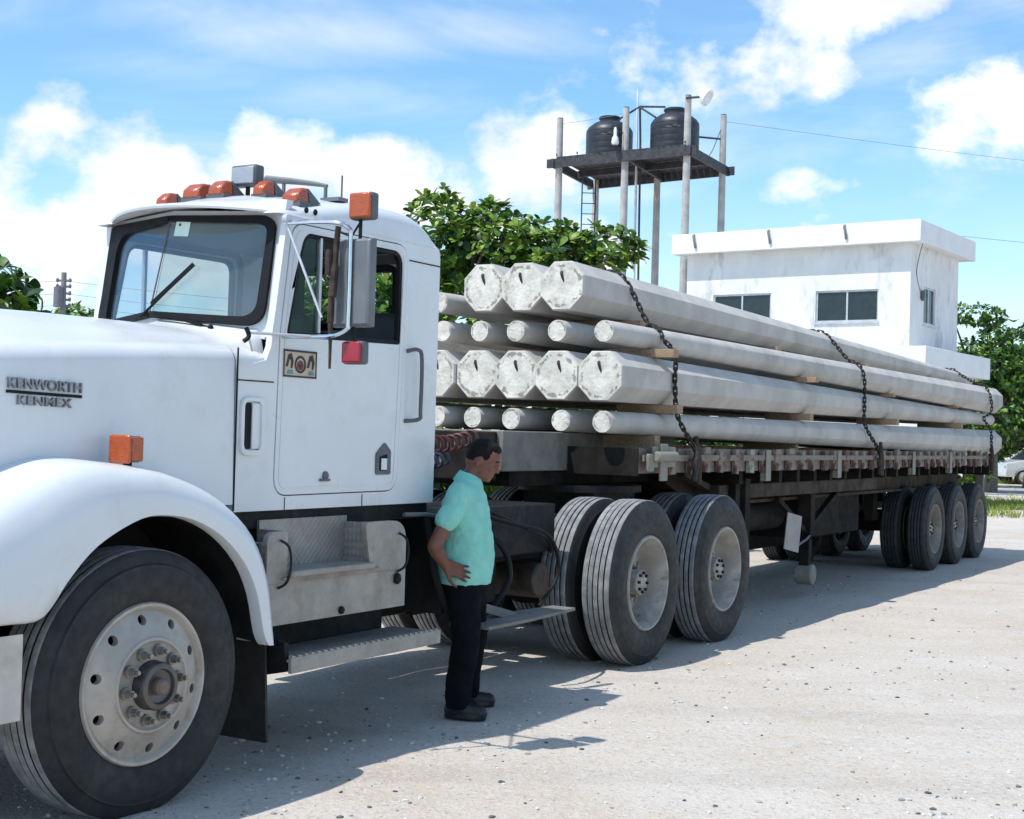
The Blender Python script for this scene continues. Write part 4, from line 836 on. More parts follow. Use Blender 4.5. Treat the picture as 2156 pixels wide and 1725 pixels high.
# landing gear
for y, s in ((.55, -1), (2.15, 1)):
    q = MB(); q.box(9.72, 9.86, y-.07, y+.07, .62, 1.33); q.box(9.74, 9.84, y-.05, y+.05, .30, .62); q.build('landing_leg', trailer_dark, TR, bevel=.006)
    q = MB(); q.cyl((9.79, y-.09, .225), (9.79, y+.09, .225), .105, n=24); q.build('landing_foot', pbr('dusty_landing_foot', (.24, .225, .20), .8, var=.2), TR, bevel=.015)
    q = MB(); q.bar((9.79, y, .66), (10.9, y+.05, 1.02), .06, .06); q.bar((9.75, y, .66), (8.9, y, 1.02), .05, .05); q.build('landing_brace', trailer_dark, TR)
q = MB(); q.bar((9.79, .5, .62), (9.79, 2.2, .62), .06, .06); q.build('landing_shaft', trailer_dark, TR)
q = MB(); q.obox((8.95, .40, .70), (.20, .012, .36), Matrix.Rotation(R(14), 3, 'Y') @ Matrix.Rotation(R(-25), 3, 'Z')); q.build('hanging_plate', pbr('dusty_grey_plate', (.36, .335, .31), .85, var=.12), TR, bevel=.004)
q = MB(); q.tube([(9.0, .40, .55), (9.5, .45, .60), (9.78, .5, .63)], .012, 6); q.build('crank_rod', dull_alu, TR)
# boxes, spare and air tanks filling the underside
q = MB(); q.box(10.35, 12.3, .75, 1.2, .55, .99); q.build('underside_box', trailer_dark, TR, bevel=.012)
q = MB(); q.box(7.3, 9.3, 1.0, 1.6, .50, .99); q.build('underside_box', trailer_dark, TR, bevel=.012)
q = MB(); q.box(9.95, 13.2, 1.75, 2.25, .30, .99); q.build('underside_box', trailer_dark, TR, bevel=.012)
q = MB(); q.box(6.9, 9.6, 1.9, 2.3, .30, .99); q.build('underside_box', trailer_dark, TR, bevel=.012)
q = MB(); q.cyl((8.2, .78, .84), (9.4, .78, .84), .14, n=20); q.build('air_reservoir', trailer_dark, TR)
sp_ = inst('spare_wheel', m_trim, TR, Vector((8.2, 1.3, .62)) - o0, (R(90), 0, 0)); inst('tyre', ty_trl, sp_, (0, 0, 0))
YT = .245; XT = (13.98, 15.27, 16.52)
for x, s in zip(XT, (.2, .7, .4)):
    q = MB(); q.cyl((x, YT+.2, DT/2), (x, 2.46-.2, DT/2), .085, n=14); q.build('trailer_axle', trailer_dark, TR)
    wheel(TR, 'trailer', x, YT, spin=s); inner_wheel(TR, 'trailer', x, YT+.32); wheel(TR, 'trailer', x, 2.46, True, spin=s); inner_wheel(TR, 'trailer', x, 2.14-.28)
for y in (.90, 1.80): 
    q = MB(); q.box(13.2, 17.0, y-.05, y+.05, .62, .72)
    for x in (13.3, 14.62, 15.9, 16.95): q.box(x-.09, x+.09, y-.06, y+.06, .70, 1.0)
    q.build('suspension', trailer_dark, TR)
q = MB(); q.box(17.0, 17.06, .24, 2.44, 1.17, 1.50); q.build('rear_beam', trailer_dark, TR, bevel=.01)
q = MB(); q.box(17.02, 17.10, .32, .44, .78, 1.17); q.box(17.02, 17.10, 2.24, 2.36, .78, 1.17); q.box(17.02, 17.10, .32, 2.36, .70, .79); q.build('rear_bumper', trailer_grey, TR, bevel=.01)
q = MB(); q.cyl((17.10, .38, 1.06), (17.13, .38, 1.06), .05, n=16); q.build('tail_lamp', redlens, TR)

# ------------------------------------------------------------------ concrete poles
def pole_ring(c, d, rnd_, n=32, tw=0.):
    out = []
    for j in range(n):
        a = 2*math.pi*j/n + tw; k = (a + math.pi/8) % (math.pi/4) - math.pi/8
        r8 = (d/2)/math.cos(k); r = r8*(1-rnd_) + (d/2*1.02)*rnd_; out.append(Vector((c[0], c[1] + r*math.cos(a), c[2] + r*math.sin(a))))
    return out
PX0, PX1, BUTT, TIP = 4.95, 17.42, .364, .158
POLES = []
def pole(y0, z0, y1, z1, butt_front, label, dx=0., tw=0.):
    x0, x1 = PX0+dx, PX1+dx*.5; d0, d1 = (BUTT, TIP) if butt_front else (TIP, BUTT); rings = []; N = 7
    for i in range(N):
        t = i/(N-1); dd = d0 + (d1-d0)*t; rnd_ = max(0., min(1., (BUTT-.02-dd)/(BUTT-TIP)))*.9
        rings.append(pole_ring((x0 + (x1-x0)*t, y0 + (y1-y0)*t, z0 + (z1-z0)*t), dd, rnd_, tw=tw))
    # slightly broken edges at both ends
    first = [Vector((p.x-.012, y0+(p.y-y0)*.95, z0+(p.z-z0)*.95)) for p in rings[0]]; last = [Vector((p.x+.012, y1+(p.y-y1)*.95, z1+(p.z-z1)*.95)) for p in rings[-1]]
    body = MB(); body.rings([first]+rings+[last], caps=False)
    org = ((x0+x1)/2, (y0+y1)/2, min(z0, z1)-.2); o = body.build('concrete_pole', concrete, origin=org, smooth=22); setp(o, label, 'pole', 'concrete poles stacked on the trailer')
    rr = random.Random(int(y0*1000+z0*100))
    for (ring, c, dd, s) in ((first, (x0, y0, z0), d0, -1), (last, (x1, y1, z1), d1, 1)):
        e = MB(); cc = Vector((c[0]+s*.012, c[1], c[2])); vs = list(ring); n = len(ring)
        for f in (.86, .66, .3):
            vs += [Vector((cc.x + s*rr.uniform(-.003, .002 if dd > .3 else .001), cc.y + (p.y-cc.y)*f, cc.z + (p.z-cc.z)*f)) for p in ring]
        vs.append(cc); fs = [(k*n+j, k*n+(j+1) % n, (k+1)*n+(j+1) % n, (k+1)*n+j) for k in range(3) for j in range(n)] + [(3*n+j, 3*n+(j+1) % n, 4*n) for j in range(n)]
        e.add(vs, fs); fo = e.build('cut_face', concrete_end, o, smooth=70); at_ = fo.data.attributes.new('rim', 'FLOAT', 'POINT'); at_.data.foreach_set('value', [.55]*n + [1.]*n + [.25]*n + [0.]*(n+1))
    if butt_front:
        h = MB(); hx = x0-.013; zz = z0+.088; yy = y0+rr.uniform(-.02, .02)
        h.tube([(hx+.01, yy+.006, zz+.018), (hx-.008, yy, zz), (hx-.006, yy-.010, zz-.035), (hx+.006, yy-.016, zz-.062)], [.008, .011, .009, .004], 7); h.ell((hx+.002, yy+.004, zz+.010), (.006, .014, .013)); h.build('lifting_strand', dark_steel, o)
    POLES.append((x0, y0, z0, d0, x1, y1, z1, d1)); return o
ROWN = {1: 'bottom', 2: 'second', 3: 'third', 4: 'top'}; ORD = ['nearest', 'second', 'third', 'fourth', 'fifth', 'sixth']
for row, zf, zr, ys, butt in ((1, 1.683, 1.640, (.455, .816, 1.222, 1.594, 1.895, 2.24), False), (2, 2.015, 1.978, (.480, .846, 1.204, 1.562, 1.925, 2.285), True), (3, 2.345, 2.262, (.482, .845, 1.223, 1.549, 1.880, 2.23), False), (4, 2.681, 2.565, (.830, 1.180, 1.522), True)):
    for i, y in enumerate(ys):
        yr = (.333 + i*.366) if not butt else y - .14; dz5 = {1: .03, 2: -.03, 3: -.08, 4: 0}[row]*(i == 5)
        if row == 4: yr = .665 + i*.33
        lab = ('thick butt end' if butt else 'thin tip end')
        o = pole(y, zf + dz5 + (y-.48)*.012*(1 if row != 4 else .6), yr, zr + dz5*.5, butt, ('concrete pole, %s forward, %s from the near side in the %s layer' % (lab, ORD[i], ROWN[row])), dx=rnd.uniform(-.03, .03))
pole(1.912, 2.585, 1.75, 2.64, False, 'concrete pole, thin tip end forward, lone one at the far side of the top layer')
# timber spacers between the layers
SPX = (6.1, 9.2, 12.3, 15.2)
def zt(row, x, up):   # top (+1) or underside (-1) of the near pole of a layer
    zf, zr, butt = {1: (1.683, 1.640, 0), 2: (2.015, 1.978, 1), 3: (2.345, 2.262, 0), 4: (2.681, 2.565, 1)}[row]; t = (x-PX0)/(PX1-PX0); d0, d1 = (BUTT, TIP) if butt else (TIP, BUTT); dd = d0+(d1-d0)*t
    return zf+(zr-zf)*t + up*dd/2
for row in (1, 2, 3, 4):
    for k, x0 in enumerate((5.75, 8.95, 11.9, 15.0)):
        x = x0 + rnd.uniform(-.12, .12); lo = 1.4185 if row == 1 else zt(row-1, x, 1); hi = zt(row, x, -1); y0 = .20 + rnd.uniform(-.02, .07) + (.33 if row == 4 else 0) + (.16 if row == 1 else 0)
        if hi - lo < .012: hi = lo+.012
        b = MB(); b.box(x-.05, x+.05, y0, y0 + rnd.uniform(.45, .6), lo+.002, hi-.002)
        o = b.build('timber_spacer', wood, origin=(x, y0+.25, lo), bevel=.004)
        where = 'on the trailer deck under the bottom layer' if row == 1 else 'between the %s and %s pole layers' % (ROWN[row-1], ROWN[row])
        setp(o, 'rough timber spacer %s, %s from the cab' % (where, ('first', 'second', 'third', 'last')[k]), 'timber spacer', 'timber spacers in the pole stack')

# ------------------------------------------------------------------ chains
lk = MB(); a_, r_l, wire = .020, .013, .0058
pts = [Vector((a_*(1 if abs(t) < math.pi/2 else -1) + r_l*math.cos(t), 0, r_l*math.sin(t))) for t in np.linspace(-math.pi, math.pi, 15)[:-1]]
pts = [Vector((p.x, 0, p.z)) for p in pts]; rg = []
for i, p in enumerate(pts):
    t = (pts[(i+1) % len(pts)] - pts[i-1]).normalized(); nrm = Vector((0, 1, 0)); sd_ = t.cross(nrm)
    rg.append([p + nrm*(wire*math.cos(2*math.pi*j/6)) + sd_*(wire*math.sin(2*math.pi*j/6)) for j in range(6)])
lk.rings(rg+[rg[0]], caps=False); link_me = mesh_only(lk, 'chain_link', chain_m, 60)
def chain(pts, label, pitch=.048, sc=1.15):
    P = spline(pts, 10); org = pts[-1]; T0 = thing('load_chain', label, 'chain', TF, org, 'chains across the load')
    acc = 0; last = P[0]; n = 0; out = []
    d_acc = [0]
    for p, q in zip(P, P[1:]): d_acc.append(d_acc[-1]+(q-p).length)
    L = d_acc[-1]; k = 0
    while k*pitch < L:
        s = k*pitch; i = max(j for j in range(len(d_acc)) if d_acc[j] <= s+1e-9); i = min(i, len(P)-2); t = (s-d_acc[i])/max(1e-9, d_acc[i+1]-d_acc[i]); p = P[i].lerp(P[i+1], t); tg = (P[i+1]-P[i]).normalized()
        ax = Vector((1, 0, 0)) if abs(tg.x) < .8 else Vector((0, 1, 0)); u = tg.cross(ax).normalized(); w_ = tg.cross(u)
        if k % 2: u, w_ = w_, u
        m = Matrix((tg, u, tg.cross(u))).transposed(); o = inst('chain_link', link_me, T0, p-Vector(org), m.to_euler(), (sc, sc, sc)); k += 1
    return T0
def over(x, xb, ztop4, label):
    z3 = zt(3, x, 1)+.012
    def nearside(row, xx): t = (xx-PX0)/(PX1-PX0); return {1: .455+(.333-.455)*t, 2: .48-.14*t, 3: .482+(.333-.482)*t, 4: .83+(.665-.83)*t}[row], (BUTT+(TIP-BUTT)*t if row in (2, 4) else TIP+(BUTT-TIP)*t)
    y4, d4 = nearside(4, x); z4 = zt(4, x, 1); y3, d3 = nearside(3, x); y2, d2 = nearside(2, x); y1, d1 = nearside(1, x); o_ = .022
    pts = [(x-.10, 1.95, zt(3, x, 1)+.1), (x-.06, 1.62, z4+.01), (x-.04, y4+.30, z4+o_), (x-.02, y4+.02, z4+o_+.004), (x, y4-d4*.38, z4-d4*.14)]
    pts += [(x+.01, (y4-d4/2+y3-d3/2)/2-.01, (zt(4, x, -1)+z3)/2+.02), (x+.02, y3-d3*.30-.01, zt(3, x, 1)-.02+.02), (x+.03, y3-d3/2-o_, zt(3, x, 1)-d3/2)]
    pts += [(x+.05, min(y2-d2/2, y3-d3/2)-o_, (zt(2, x, 1)+zt(3, x, -1))/2), (x+.06, y2-d2/2-o_, zt(2, x, 1)-d2/2), (x+.08, min(y1-d1/2-.02, YR+.05), zt(1, x, 1)-.02), (xb, YR-.04, 1.50), (xb+.01, YR-.035, 1.40)]
    return chain(pts, label)
c1 = over(5.72, 5.93, 0, 'heavy rusty chain over the load nearest the cab')
c2 = over(10.70, 11.02, 0, 'heavy rusty chain over the middle of the load')
c3 = over(16.55, 16.72, 0, 'heavy rusty chain over the rear end of the load')
for x, lab, h in ((5.93, 'dark load binder hooked to the rail below the front chain', 1.0), (11.02, 'dark load binder hooked to the rail below the middle chain', 1.15), (16.72, 'dark load binder hooked to the rail below the rear chain', 1.0)):
    B = thing('load_binder', lab, 'load binder', TF, (x, YR-.04, 1.25), 'load binders along the rail')
    q = MB(); q.tube([(x-.03, YR-.055, 1.25), (x, YR-.06, 1.4), (x+.012, YR-.055, 1.50), (x, YR-.05, 1.60)], [.022, .028, .024, .018], 8); q.build('lever', chain_m, B)
    q = MB(); q.tube([(x+.06, YR-.05, 1.23), (x+.05, YR-.06, 1.38), (x+.03, YR-.05, 1.52)], .026, 8); q.box(x-.05, x+.08, YR-.075, YR-.03, 1.34, 1.43); q.build('hook', rusty, B, bevel=.01)
# ------------------------------------------------------------------ person
PERS = Frame((-.205, 7.86, 0), R(-6))       # x = the way he faces, -y = towards the camera (his right side)
def cap(mb, a, b, ra, rb, ey=1.0, n=18, k=5, up=None):
    a, b = Vector(a), Vector(b); d = (b-a); m = rot_to(d) if up is None else Matrix((Vector(up).cross(d).normalized(), d.normalized().cross(Vector(up).cross(d).normalized()), d.normalized())).transposed()
    rings = []
    for i in range(k): t = math.pi/2*(1-i/k); rings.append((a - d.normalized()*ra*math.sin(t), max(.0008, ra*math.cos(t))))
    for i in range(7): t = i/6; rings.append((a.lerp(b, t), ra+(rb-ra)*t))
    for i in range(1, k+1): t = math.pi/2*i/k; rings.append((b + d.normalized()*rb*math.sin(t), max(.0008, rb*math.cos(t))))
    mb.rings([[c + m @ Vector((r*math.cos(2*math.pi*j/n), ey*r*math.sin(2*math.pi*j/n), 0)) for j in range(n)] for c, r in rings])
def remesh(o, vox, smooth_it=4, fac=.5):
    r = o.modifiers.new('remesh', 'REMESH'); r.mode = 'VOXEL'; r.voxel_size = vox; r.use_smooth_shade = True
    s = o.modifiers.new('smooth', 'SMOOTH'); s.factor = fac; s.iterations = smooth_it
HEAD_T = Matrix.Rotation(R(24), 3, 'Y')     # head bowed forward
hc = Vector((.050, .01, 1.425))
def H(x, y, z): return hc + HEAD_T @ (Vector((x, y, z))*.93)
SH_N, SH_F = Vector((-.045, -.175, 1.245)), Vector((-.035, .185, 1.235))
EL_N, WR_N = Vector((-.165, -.285, .958)), Vector((-.110, -.235, .855))
EL_F, WR_F = Vector((-.07, .25, .97)), Vector((-.05, .24, .78))
HIP_N, HIP_F = Vector((-.03, -.085, .76)), Vector((-.03, .10, .76))
KN_N, KN_F = Vector((-.005, -.095, .43)), Vector((.0, .17, .43))
AN_N, AN_F = Vector((-.045, -.09, .09)), Vector((-.045, .26, .09))
bd = MB()
HS = .93
for e, rr_, mm in (((0, 0, .028), (.098, .076, .100), None), ((.018, 0, -.040), (.076, .063, .078), None), ((.052, 0, -.078), (.040, .043, .034), None), ((-.03, 0, .0), (.080, .074, .082), None),
                   ((.086, 0, .022), (.022, .050, .016), None), ((.095, 0, -.012), (.016, .014, .030), None), ((.104, 0, -.024), (.018, .017, .014), None), ((.084, 0, -.058), (.017, .027, .009), None), ((.082, 0, -.070), (.016, .024, .009), None),
                   ((.064, -.040, -.022), (.024, .020, .022), None), ((.064, .040, -.022), (.024, .020, .022), None), ((.072, 0, -.094), (.022, .026, .016), None)):
    bd.ell(H(*e), tuple(k*HS for k in rr_), HEAD_T, 24, 16)
for s in (-1, 1):
    bd.ell(H(-.012, s*.078, -.012), (.018, .010, .032), HEAD_T @ Matrix.Rotation(R(12), 3, 'Y')); bd.ell(H(-.010, s*.080, -.036), (.011, .008, .012), HEAD_T)
cap(bd, (-.03, .005, 1.26), H(-.02, 0, -.04), .060, .054)
cap(bd, (-.02, 0, .80), (-.035, 0, 1.15), .09, .085, 1.4, up=(0, 1, 0))
for a, e_, w_ in ((SH_N, EL_N, WR_N), (SH_F, EL_F, WR_F)):
    cap(bd, a, e_, .050, .040); cap(bd, e_, e_.lerp(w_, .35), .040, .041); cap(bd, e_.lerp(w_, .35), w_, .041, .027)
for h_, k_, a_ in ((HIP_N, KN_N, AN_N), (HIP_F, KN_F, AN_F)):
    cap(bd, h_, k_, .075, .052); cap(bd, k_, a_, .052, .038)
def hand(w_, fwd, pn, side):
    # palm from the wrist along fwd; pn = palm normal; thumb on +side
    fwd = Vector(fwd).normalized(); pn = Vector(pn).normalized(); sd2 = fwd.cross(pn).normalized()*side; pn = sd2.cross(fwd).normalized()*side
    L = .082
    for j in range(4):
        b = w_ + fwd*.012 + sd2*(.026-.0175*j); k_ = w_ + fwd*(L-.006*abs(j-1.2)) + sd2*(.030-.020*j); cap(bd, b, k_, .0145, .0125)
        ln = (.068, .076, .070, .054)[j]; sp_ = (.10, .0, -.12, -.28)[j]; d1 = (fwd + sd2*sp_ - pn*.12).normalized(); d2 = (fwd + sd2*sp_ - pn*.50).normalized(); d3 = (fwd + sd2*sp_ - pn*.8).normalized()
        p1 = k_ + d1*ln*.5; p2 = p1 + d2*ln*.3; p3 = p2 + d3*ln*.22
        cap(bd, k_, p1, .0098, .0092, n=10); cap(bd, p1, p2, .0092, .0085, n=10); cap(bd, p2, p3, .0085, .0072, n=10)
    t0 = w_ + fwd*.022 + sd2*.026; t1 = t0 + (fwd*.6 + sd2*.8 - pn*.15).normalized()*.045; t2 = t1 + (fwd*.85 + sd2*.45 - pn*.2).normalized()*.034; t3 = t2 + (fwd*.95 + sd2*.2 - pn*.3).normalized()*.024
    cap(bd, w_ + fwd*.01, t0, .017, .016, n=10); cap(bd, t0, t1, .0145, .0115, n=10); cap(bd, t1, t2, .0112, .0102, n=10); cap(bd, t2, t3, .010, .008, n=10)
hand(WR_N, (.92, .06, -.36), (0, 1, -.05), -1)
hand(WR_F, (.1, 0, -1), (0, -1, 0), 1)
person = bd.build('person', skin_m, frame=PERS, origin=(0, 0, 0)); remesh(person, .0058, 5, .5)
setp(person, 'man in mint green polo shirt and dark trousers standing beside the truck, hand on hip', 'person')
ORG[person.name] = (PERS, Vector((0, 0, 0)))
# polo shirt
sm = MB()
sm.rings([[(cx + rx*math.cos(t)*(1 if abs(math.cos(t)) > 0 else 1), ry*math.copysign(abs(math.sin(t))**.85, math.sin(t)), z) for t in np.linspace(0, 2*math.pi, 40, endpoint=False)] for z, cx, rx, ry in ((.742, -.035, .150, .186), (.76, -.035, .152, .188), (.82, -.033, .153, .187), (.90, -.026, .158, .184), (1.0, -.026, .152, .181), (1.1, -.034, .140, .182), (1.18, -.042, .127, .184), (1.24, -.044, .110, .166), (1.29, -.038, .086, .116), (1.325, -.028, .071, .078))])
for a in (SH_N, SH_F): cap(sm, (-.040, a.y*.3, 1.262), a + Vector((0, 0, -.004)), .055, .062)
cap(sm, SH_N, SH_N.lerp(EL_N, .50), .064, .068); cap(sm, SH_F, SH_F.lerp(EL_F, .50), .064, .068)
shirt = sm.build('polo_shirt', shirt_m, person); remesh(shirt, .0075, 5, .5)
tex = bpy.data.textures.new('cloth_folds', 'CLOUDS'); tex.noise_scale = .13; tex.noise_depth = 4
dm = shirt.modifiers.new('folds', 'DISPLACE'); dm.texture = tex; dm.strength = .036; dm.mid_level = .5; dm.texture_coords = 'LOCAL'
# collar and placket
cl = MB(); cb = Vector((-.022, .004, 1.318)); cm3 = Matrix.Rotation(R(14), 3, 'Y')
def cpt(t, r, dz): return cb + cm3 @ Vector((r*.86*math.cos(t)*1.02, r*.86*math.sin(t), dz))
ring = []
for t in np.linspace(R(22), R(338), 30):
    fl = max(0, math.cos(t))**2
    ring.append([cpt(t, .072, .030-.020*fl), cpt(t, .077, .036-.022*fl), cpt(t, .094+.012*fl, .002-.030*fl), cpt(t, .104+.018*fl, -.024-.060*fl), cpt(t, .100+.016*fl, -.028-.060*fl), cpt(t, .080, .0)])
cl.rings(ring); cl.build('collar', pbr('mint_collar_cloth', (.20, .58, .49), .9, var=.06), person, smooth=60)
# trousers
tm = MB(); cap(tm, (-.028, -.0, .80), (-.024, 0, .72), .120, .125, 1.30, 28, up=(0, 1, 0)); tm.ell((-.075, 0, .73), (.08, .145, .10)); cap(tm, (-.024, .0, .74), (-.02, .02, .66), .105, .10, 1.3, up=(0, 1, 0))
for h_, k_, a_ in ((HIP_N, KN_N, AN_N), (HIP_F, KN_F, AN_F)):
    cap(tm, h_ + Vector((0, 0, -.02)), k_, .103, .080); cap(tm, k_, a_ + Vector((0, 0, .03)), .080, .070)
    tm.rings([[(a_.x + .01 + r_*math.cos(t), a_.y + r_*math.sin(t)*.9, z) for t in np.linspace(0, 2*math.pi, 24, endpoint=False)] for z, r_ in ((.055, .072), (.10, .073), (.16, .073), (.24, .072))])
tr_ = tm.build('trousers', trouser_m, person); remesh(tr_, .008, 5, .5)
tex2 = bpy.data.textures.new('trouser_folds', 'CLOUDS'); tex2.noise_scale = .11; tex2.noise_depth = 2; dm = tr_.modifiers.new('folds', 'DISPLACE'); dm.texture = tex2; dm.strength = .022; dm.mid_level = .5; dm.texture_coords = 'LOCAL'
for a_, ang in ((AN_N, -8), (AN_F, 10)):
    s_ = MB(); m3 = Matrix.Rotation(R(ang), 3, 'Z'); base = Vector((a_.x, a_.y, 0))
    def q(x, y, z): return base + m3 @ Vector((x, y, z))
    cap(s_, q(-.03, 0, .05), q(.05, 0, .05), .044, .045); cap(s_, q(.05, 0, .045), q(.135, .004, .038), .046, .040); cap(s_, q(-.01, 0, .06), q(-.01, 0, .12), .048, .050)
    s_.rings([[q(.045 + (.125 if math.cos(t) > 0 else .118)*math.cos(t), (.050 - .008*(math.cos(t) < 0))*math.sin(t), z) for t in np.linspace(0, 2*math.pi, 28, endpoint=False)] for z in (.0, .022)])
    so = s_.build('shoe', shoe_m, person); remesh(so, .007, 3, .5)
hr = MB(); hr.ell(H(-.018, 0, .047), (.089, .076, .079), HEAD_T, 28, 18); hr.ell(H(-.050, 0, .012), (.060, .072, .064), HEAD_T, 24, 14); hr.ell(H(.035, 0, .098), (.045, .057, .026), HEAD_T @ Matrix.Rotation(R(18), 3, 'Y'), 20, 12)
for s in (-1, 1): hr.ell(H(.006, s*.066, .040), (.029, .014, .036), HEAD_T)
hair = hr.build('hair', hair_m, person); remesh(hair, .006, 3, .5)
tex3 = bpy.data.textures.new('hair_locks', 'CLOUDS'); tex3.noise_scale = .018; dm = hair.modifiers.new('locks', 'DISPLACE'); dm.texture = tex3; dm.strength = .008; dm.texture_coords = 'LOCAL'
for s in (-1, 1):
    e = MB(); e.ell(H(.077, s*.031, .002), (.0105, .0105, .0095), HEAD_T); e.build('eye', pbr('eye', (.05, .035, .03), .2), person)
    e = MB(); e.tube([H(.088, s*.014, .026), H(.092, s*.03, .033), H(.082, s*.050, .028)], [.005, .006, .003], 6); e.build('eyebrow', hair_m, person)

# ------------------------------------------------------------------ white building
BA = R(145.0); bu = Vector((math.cos(BA), math.sin(BA), 0)); BF = Frame((9.66, 34.25, 0), BA - math.pi)   # x runs along the long wall towards the near corner, y into the building
# in this frame the long wall is y = 0 from x = -6.3 to 0; the near corner is the origin
B = thing('white_building', 'white two-storey block building with flat overhanging roof behind the trailer', 'building', BF, (-3.1, 2.4, 0))
BL, BD, ZW, ZL = 6.15, 3.55, 6.60, 3.62
def rect(x0, x1, z0, z1): return [(x0, z0), (x1, z0), (x1, z1), (x0, z1)]
W1, W2 = rect(-5.35, -3.68, 4.62, 5.42), rect(-2.45, -.80, 4.62, 5.42); SW = rect(.85, 1.75, 4.62, 5.55)
p = MB(); p.plate(rect(-BL, 0, 0, ZW), [W1, W2], lambda u, v, d: (u, d, v), .15); p.build('front_wall', wallw, B)
p = MB(); p.plate([(.0, 0), (BD, 0), (BD, ZW), (0, ZW)], [SW], lambda u, v, d: (.001-d, u+.151, v), .15); p.build('side_wall', wallw, B)
p = MB(); p.box(-BL, -.15, BD, BD+.15, 0, ZW); p.box(-BL, -BL+.15, .151, BD, 0, ZW); p.build('back_wall', wallw, B)
p = MB(); p.box(-BL-.28, .33, -.33, BD+.45, ZW-.06, ZW+.05); p.build('roof_slab', facia, B)
p = MB(); p.box(-BL-.30, .35, -.35, -.23, ZW-.09, ZW+.44); p.box(.23, .352, -.229, BD+.47, ZW-.092, ZW+.438); p.box(-BL-.302, -BL-.18, -.229, BD+.47, ZW-.088, ZW+.436); p.box(-BL-.17, .22, BD+.35, BD+.468, ZW-.086, ZW+.434); p.build('parapet', facia, B, bevel=.012)
p = MB(); p.box(-BL-.2, .75, -1.0, -.001, ZL-.25, ZL+.02); p.box(.002, .75, 0, BD+.6, ZL-.252, ZL+.018); p.build('lower_roof_slab', facia, B)
p = MB(); p.box(-BL-.2, .76, -1.02, -.9, ZL-.26, ZL+.30); p.box(.63, .762, -.899, BD+.6, ZL-.262, ZL+.298); p.build('lower_parapet', facia, B, bevel=.01)
p = MB(); p.box(-BL, .60, -.85, -.7, 0, ZL-.26); p.build('ground_floor_wall', wallw, B)
def window(rc, fn, nm):
    x0, x1, z0, z1 = rc[0][0], rc[1][0], rc[0][1], rc[2][1]; xm = (x0+x1)/2; w = .045
    f = MB(); f.plate(rc, [rect(x0+w, xm-.022, z0+w, z1-w), rect(xm+.022, x1-w, z0+w, z1-w)], lambda u, v, d: fn(u, v, d+.035), .05); o = f.build('window', alu_frame, B)
    for a, b in ((x0+w, xm-.022), (xm+.022, x1-w)):
        g_ = MB(); g_.plate(rect(a, b, z0+w, z1-w), [], lambda u, v, d: fn(u, v, d+.06), .006); g_.build('pane', dark_glass, o)
    f = MB(); f.plate(rect(x0-.03, x1+.03, z0-.05, z0-.002), [], lambda u, v, d: fn(u, v, d-.04), .09); f.build('sill', alu_frame, o)
ff = lambda u, v, d: (u, d, v); fs2 = lambda u, v, d: (.001-d, u+.151, v)
window(W1, ff, 'w'); window(W2, ff, 'w'); window(SW, fs2, 'w')
for x in (-5.75, -3.6, -1.55):
    s = MB(); s.tube(spline([(x-.03, -.345, ZW+.40), (x-.02, -.42, ZW+.36), (x+.02, -.43, ZW+.20), (x+.02, -.37, ZW+.05)], 4), .030, 8); s.build('roof_spout', pvc, B)
s = MB(); s.tube(spline([(.30, .05, ZW-.02), (.10, .35, ZW-.3), (.012, .4, 5.8), (.012, .75, 5.35)], 5), .012, 5); s.build('cable', pvc, B)
s = MB(); s.ell((.05, .78, 5.3), (.06, .07, .14)); s.build('wall_lamp', lamp_grey, B)

# ------------------------------------------------------------------ water tower and tanks
TW = thing('tank_tower', 'dark steel tank platform on six concrete posts behind the building', 'tower', WF, (3.8, 42.3, 0))
PP = {'p1': (1.22, 42.34, 11.15), 'p3': (3.12, 41.12, 11.25), 'p5': (4.80, 40.0, 11.38), 'p2': (2.53, 45.55, 11.1), 'p4': (4.38, 44.1, 11.2), 'p6': (6.22, 42.70, 11.48)}
for k, (x, y, zt_) in PP.items():
    q = MB(); q.tube([(x, y, 0), (x, y, 5), (x, y, zt_)], [.155, .13, .098], 10); q.build('post', post_m, TW, smooth=50)
    q = MB(); q.cyl((x, y, zt_), (x, y, zt_+.03), .085, n=10); q.build('post_cap', lamp_grey, TW)
ZP = 9.78; A_, B_, C_, D_ = [Vector((*PP[k][:2], ZP)) for k in ('p1', 'p5', 'p6', 'p2')]
ux, uy = (B_-A_).normalized(), (D_-A_).normalized(); mx3 = Matrix((ux, uy, Vector((0, 0, 1)))).transposed()
def pb(a, b, w, h, nm='beam', mt=tower_steel): q = MB(); a, b = Vector(a), Vector(b); d_ = (b-a); m = Matrix((d_.normalized().cross(Vector((0, 0, 1))).normalized(), Vector((0, 0, 1)), d_.normalized())).transposed(); q.obox((a+b)/2, (w, h, d_.length), m); return q.build(nm, mt, TW)
e1 = ux*.35; e2 = uy*.25
pb(A_-e1-uy*.16, B_+e1-uy*.16, .08, .26); pb(D_-e1+uy*.14, C_+e1+uy*.14, .08, .26)
pb(A_-ux*.14-e2, D_-ux*.14+e2, .08, .26); pb(B_+ux*.14-e2, C_+ux*.14+e2, .08, .26)
M1, M2 = Vector((*PP['p3'][:2], ZP)), Vector((*PP['p4'][:2], ZP)); pb(M1+ux*.14, M2+ux*.14, .08, .22); pb((A_+D_)/2, (B_+C_)/2, .08, .2)
for k in range(20):                      # deck slats with narrow gaps
    t = (k+.5)/20; a = A_.lerp(B_, t) - uy*.2 + Vector((0, 0, .155)); b = D_.lerp(C_, t) + uy*.2 + Vector((0, 0, .155)); pb(a, b, .195, .05, 'deck_slat')
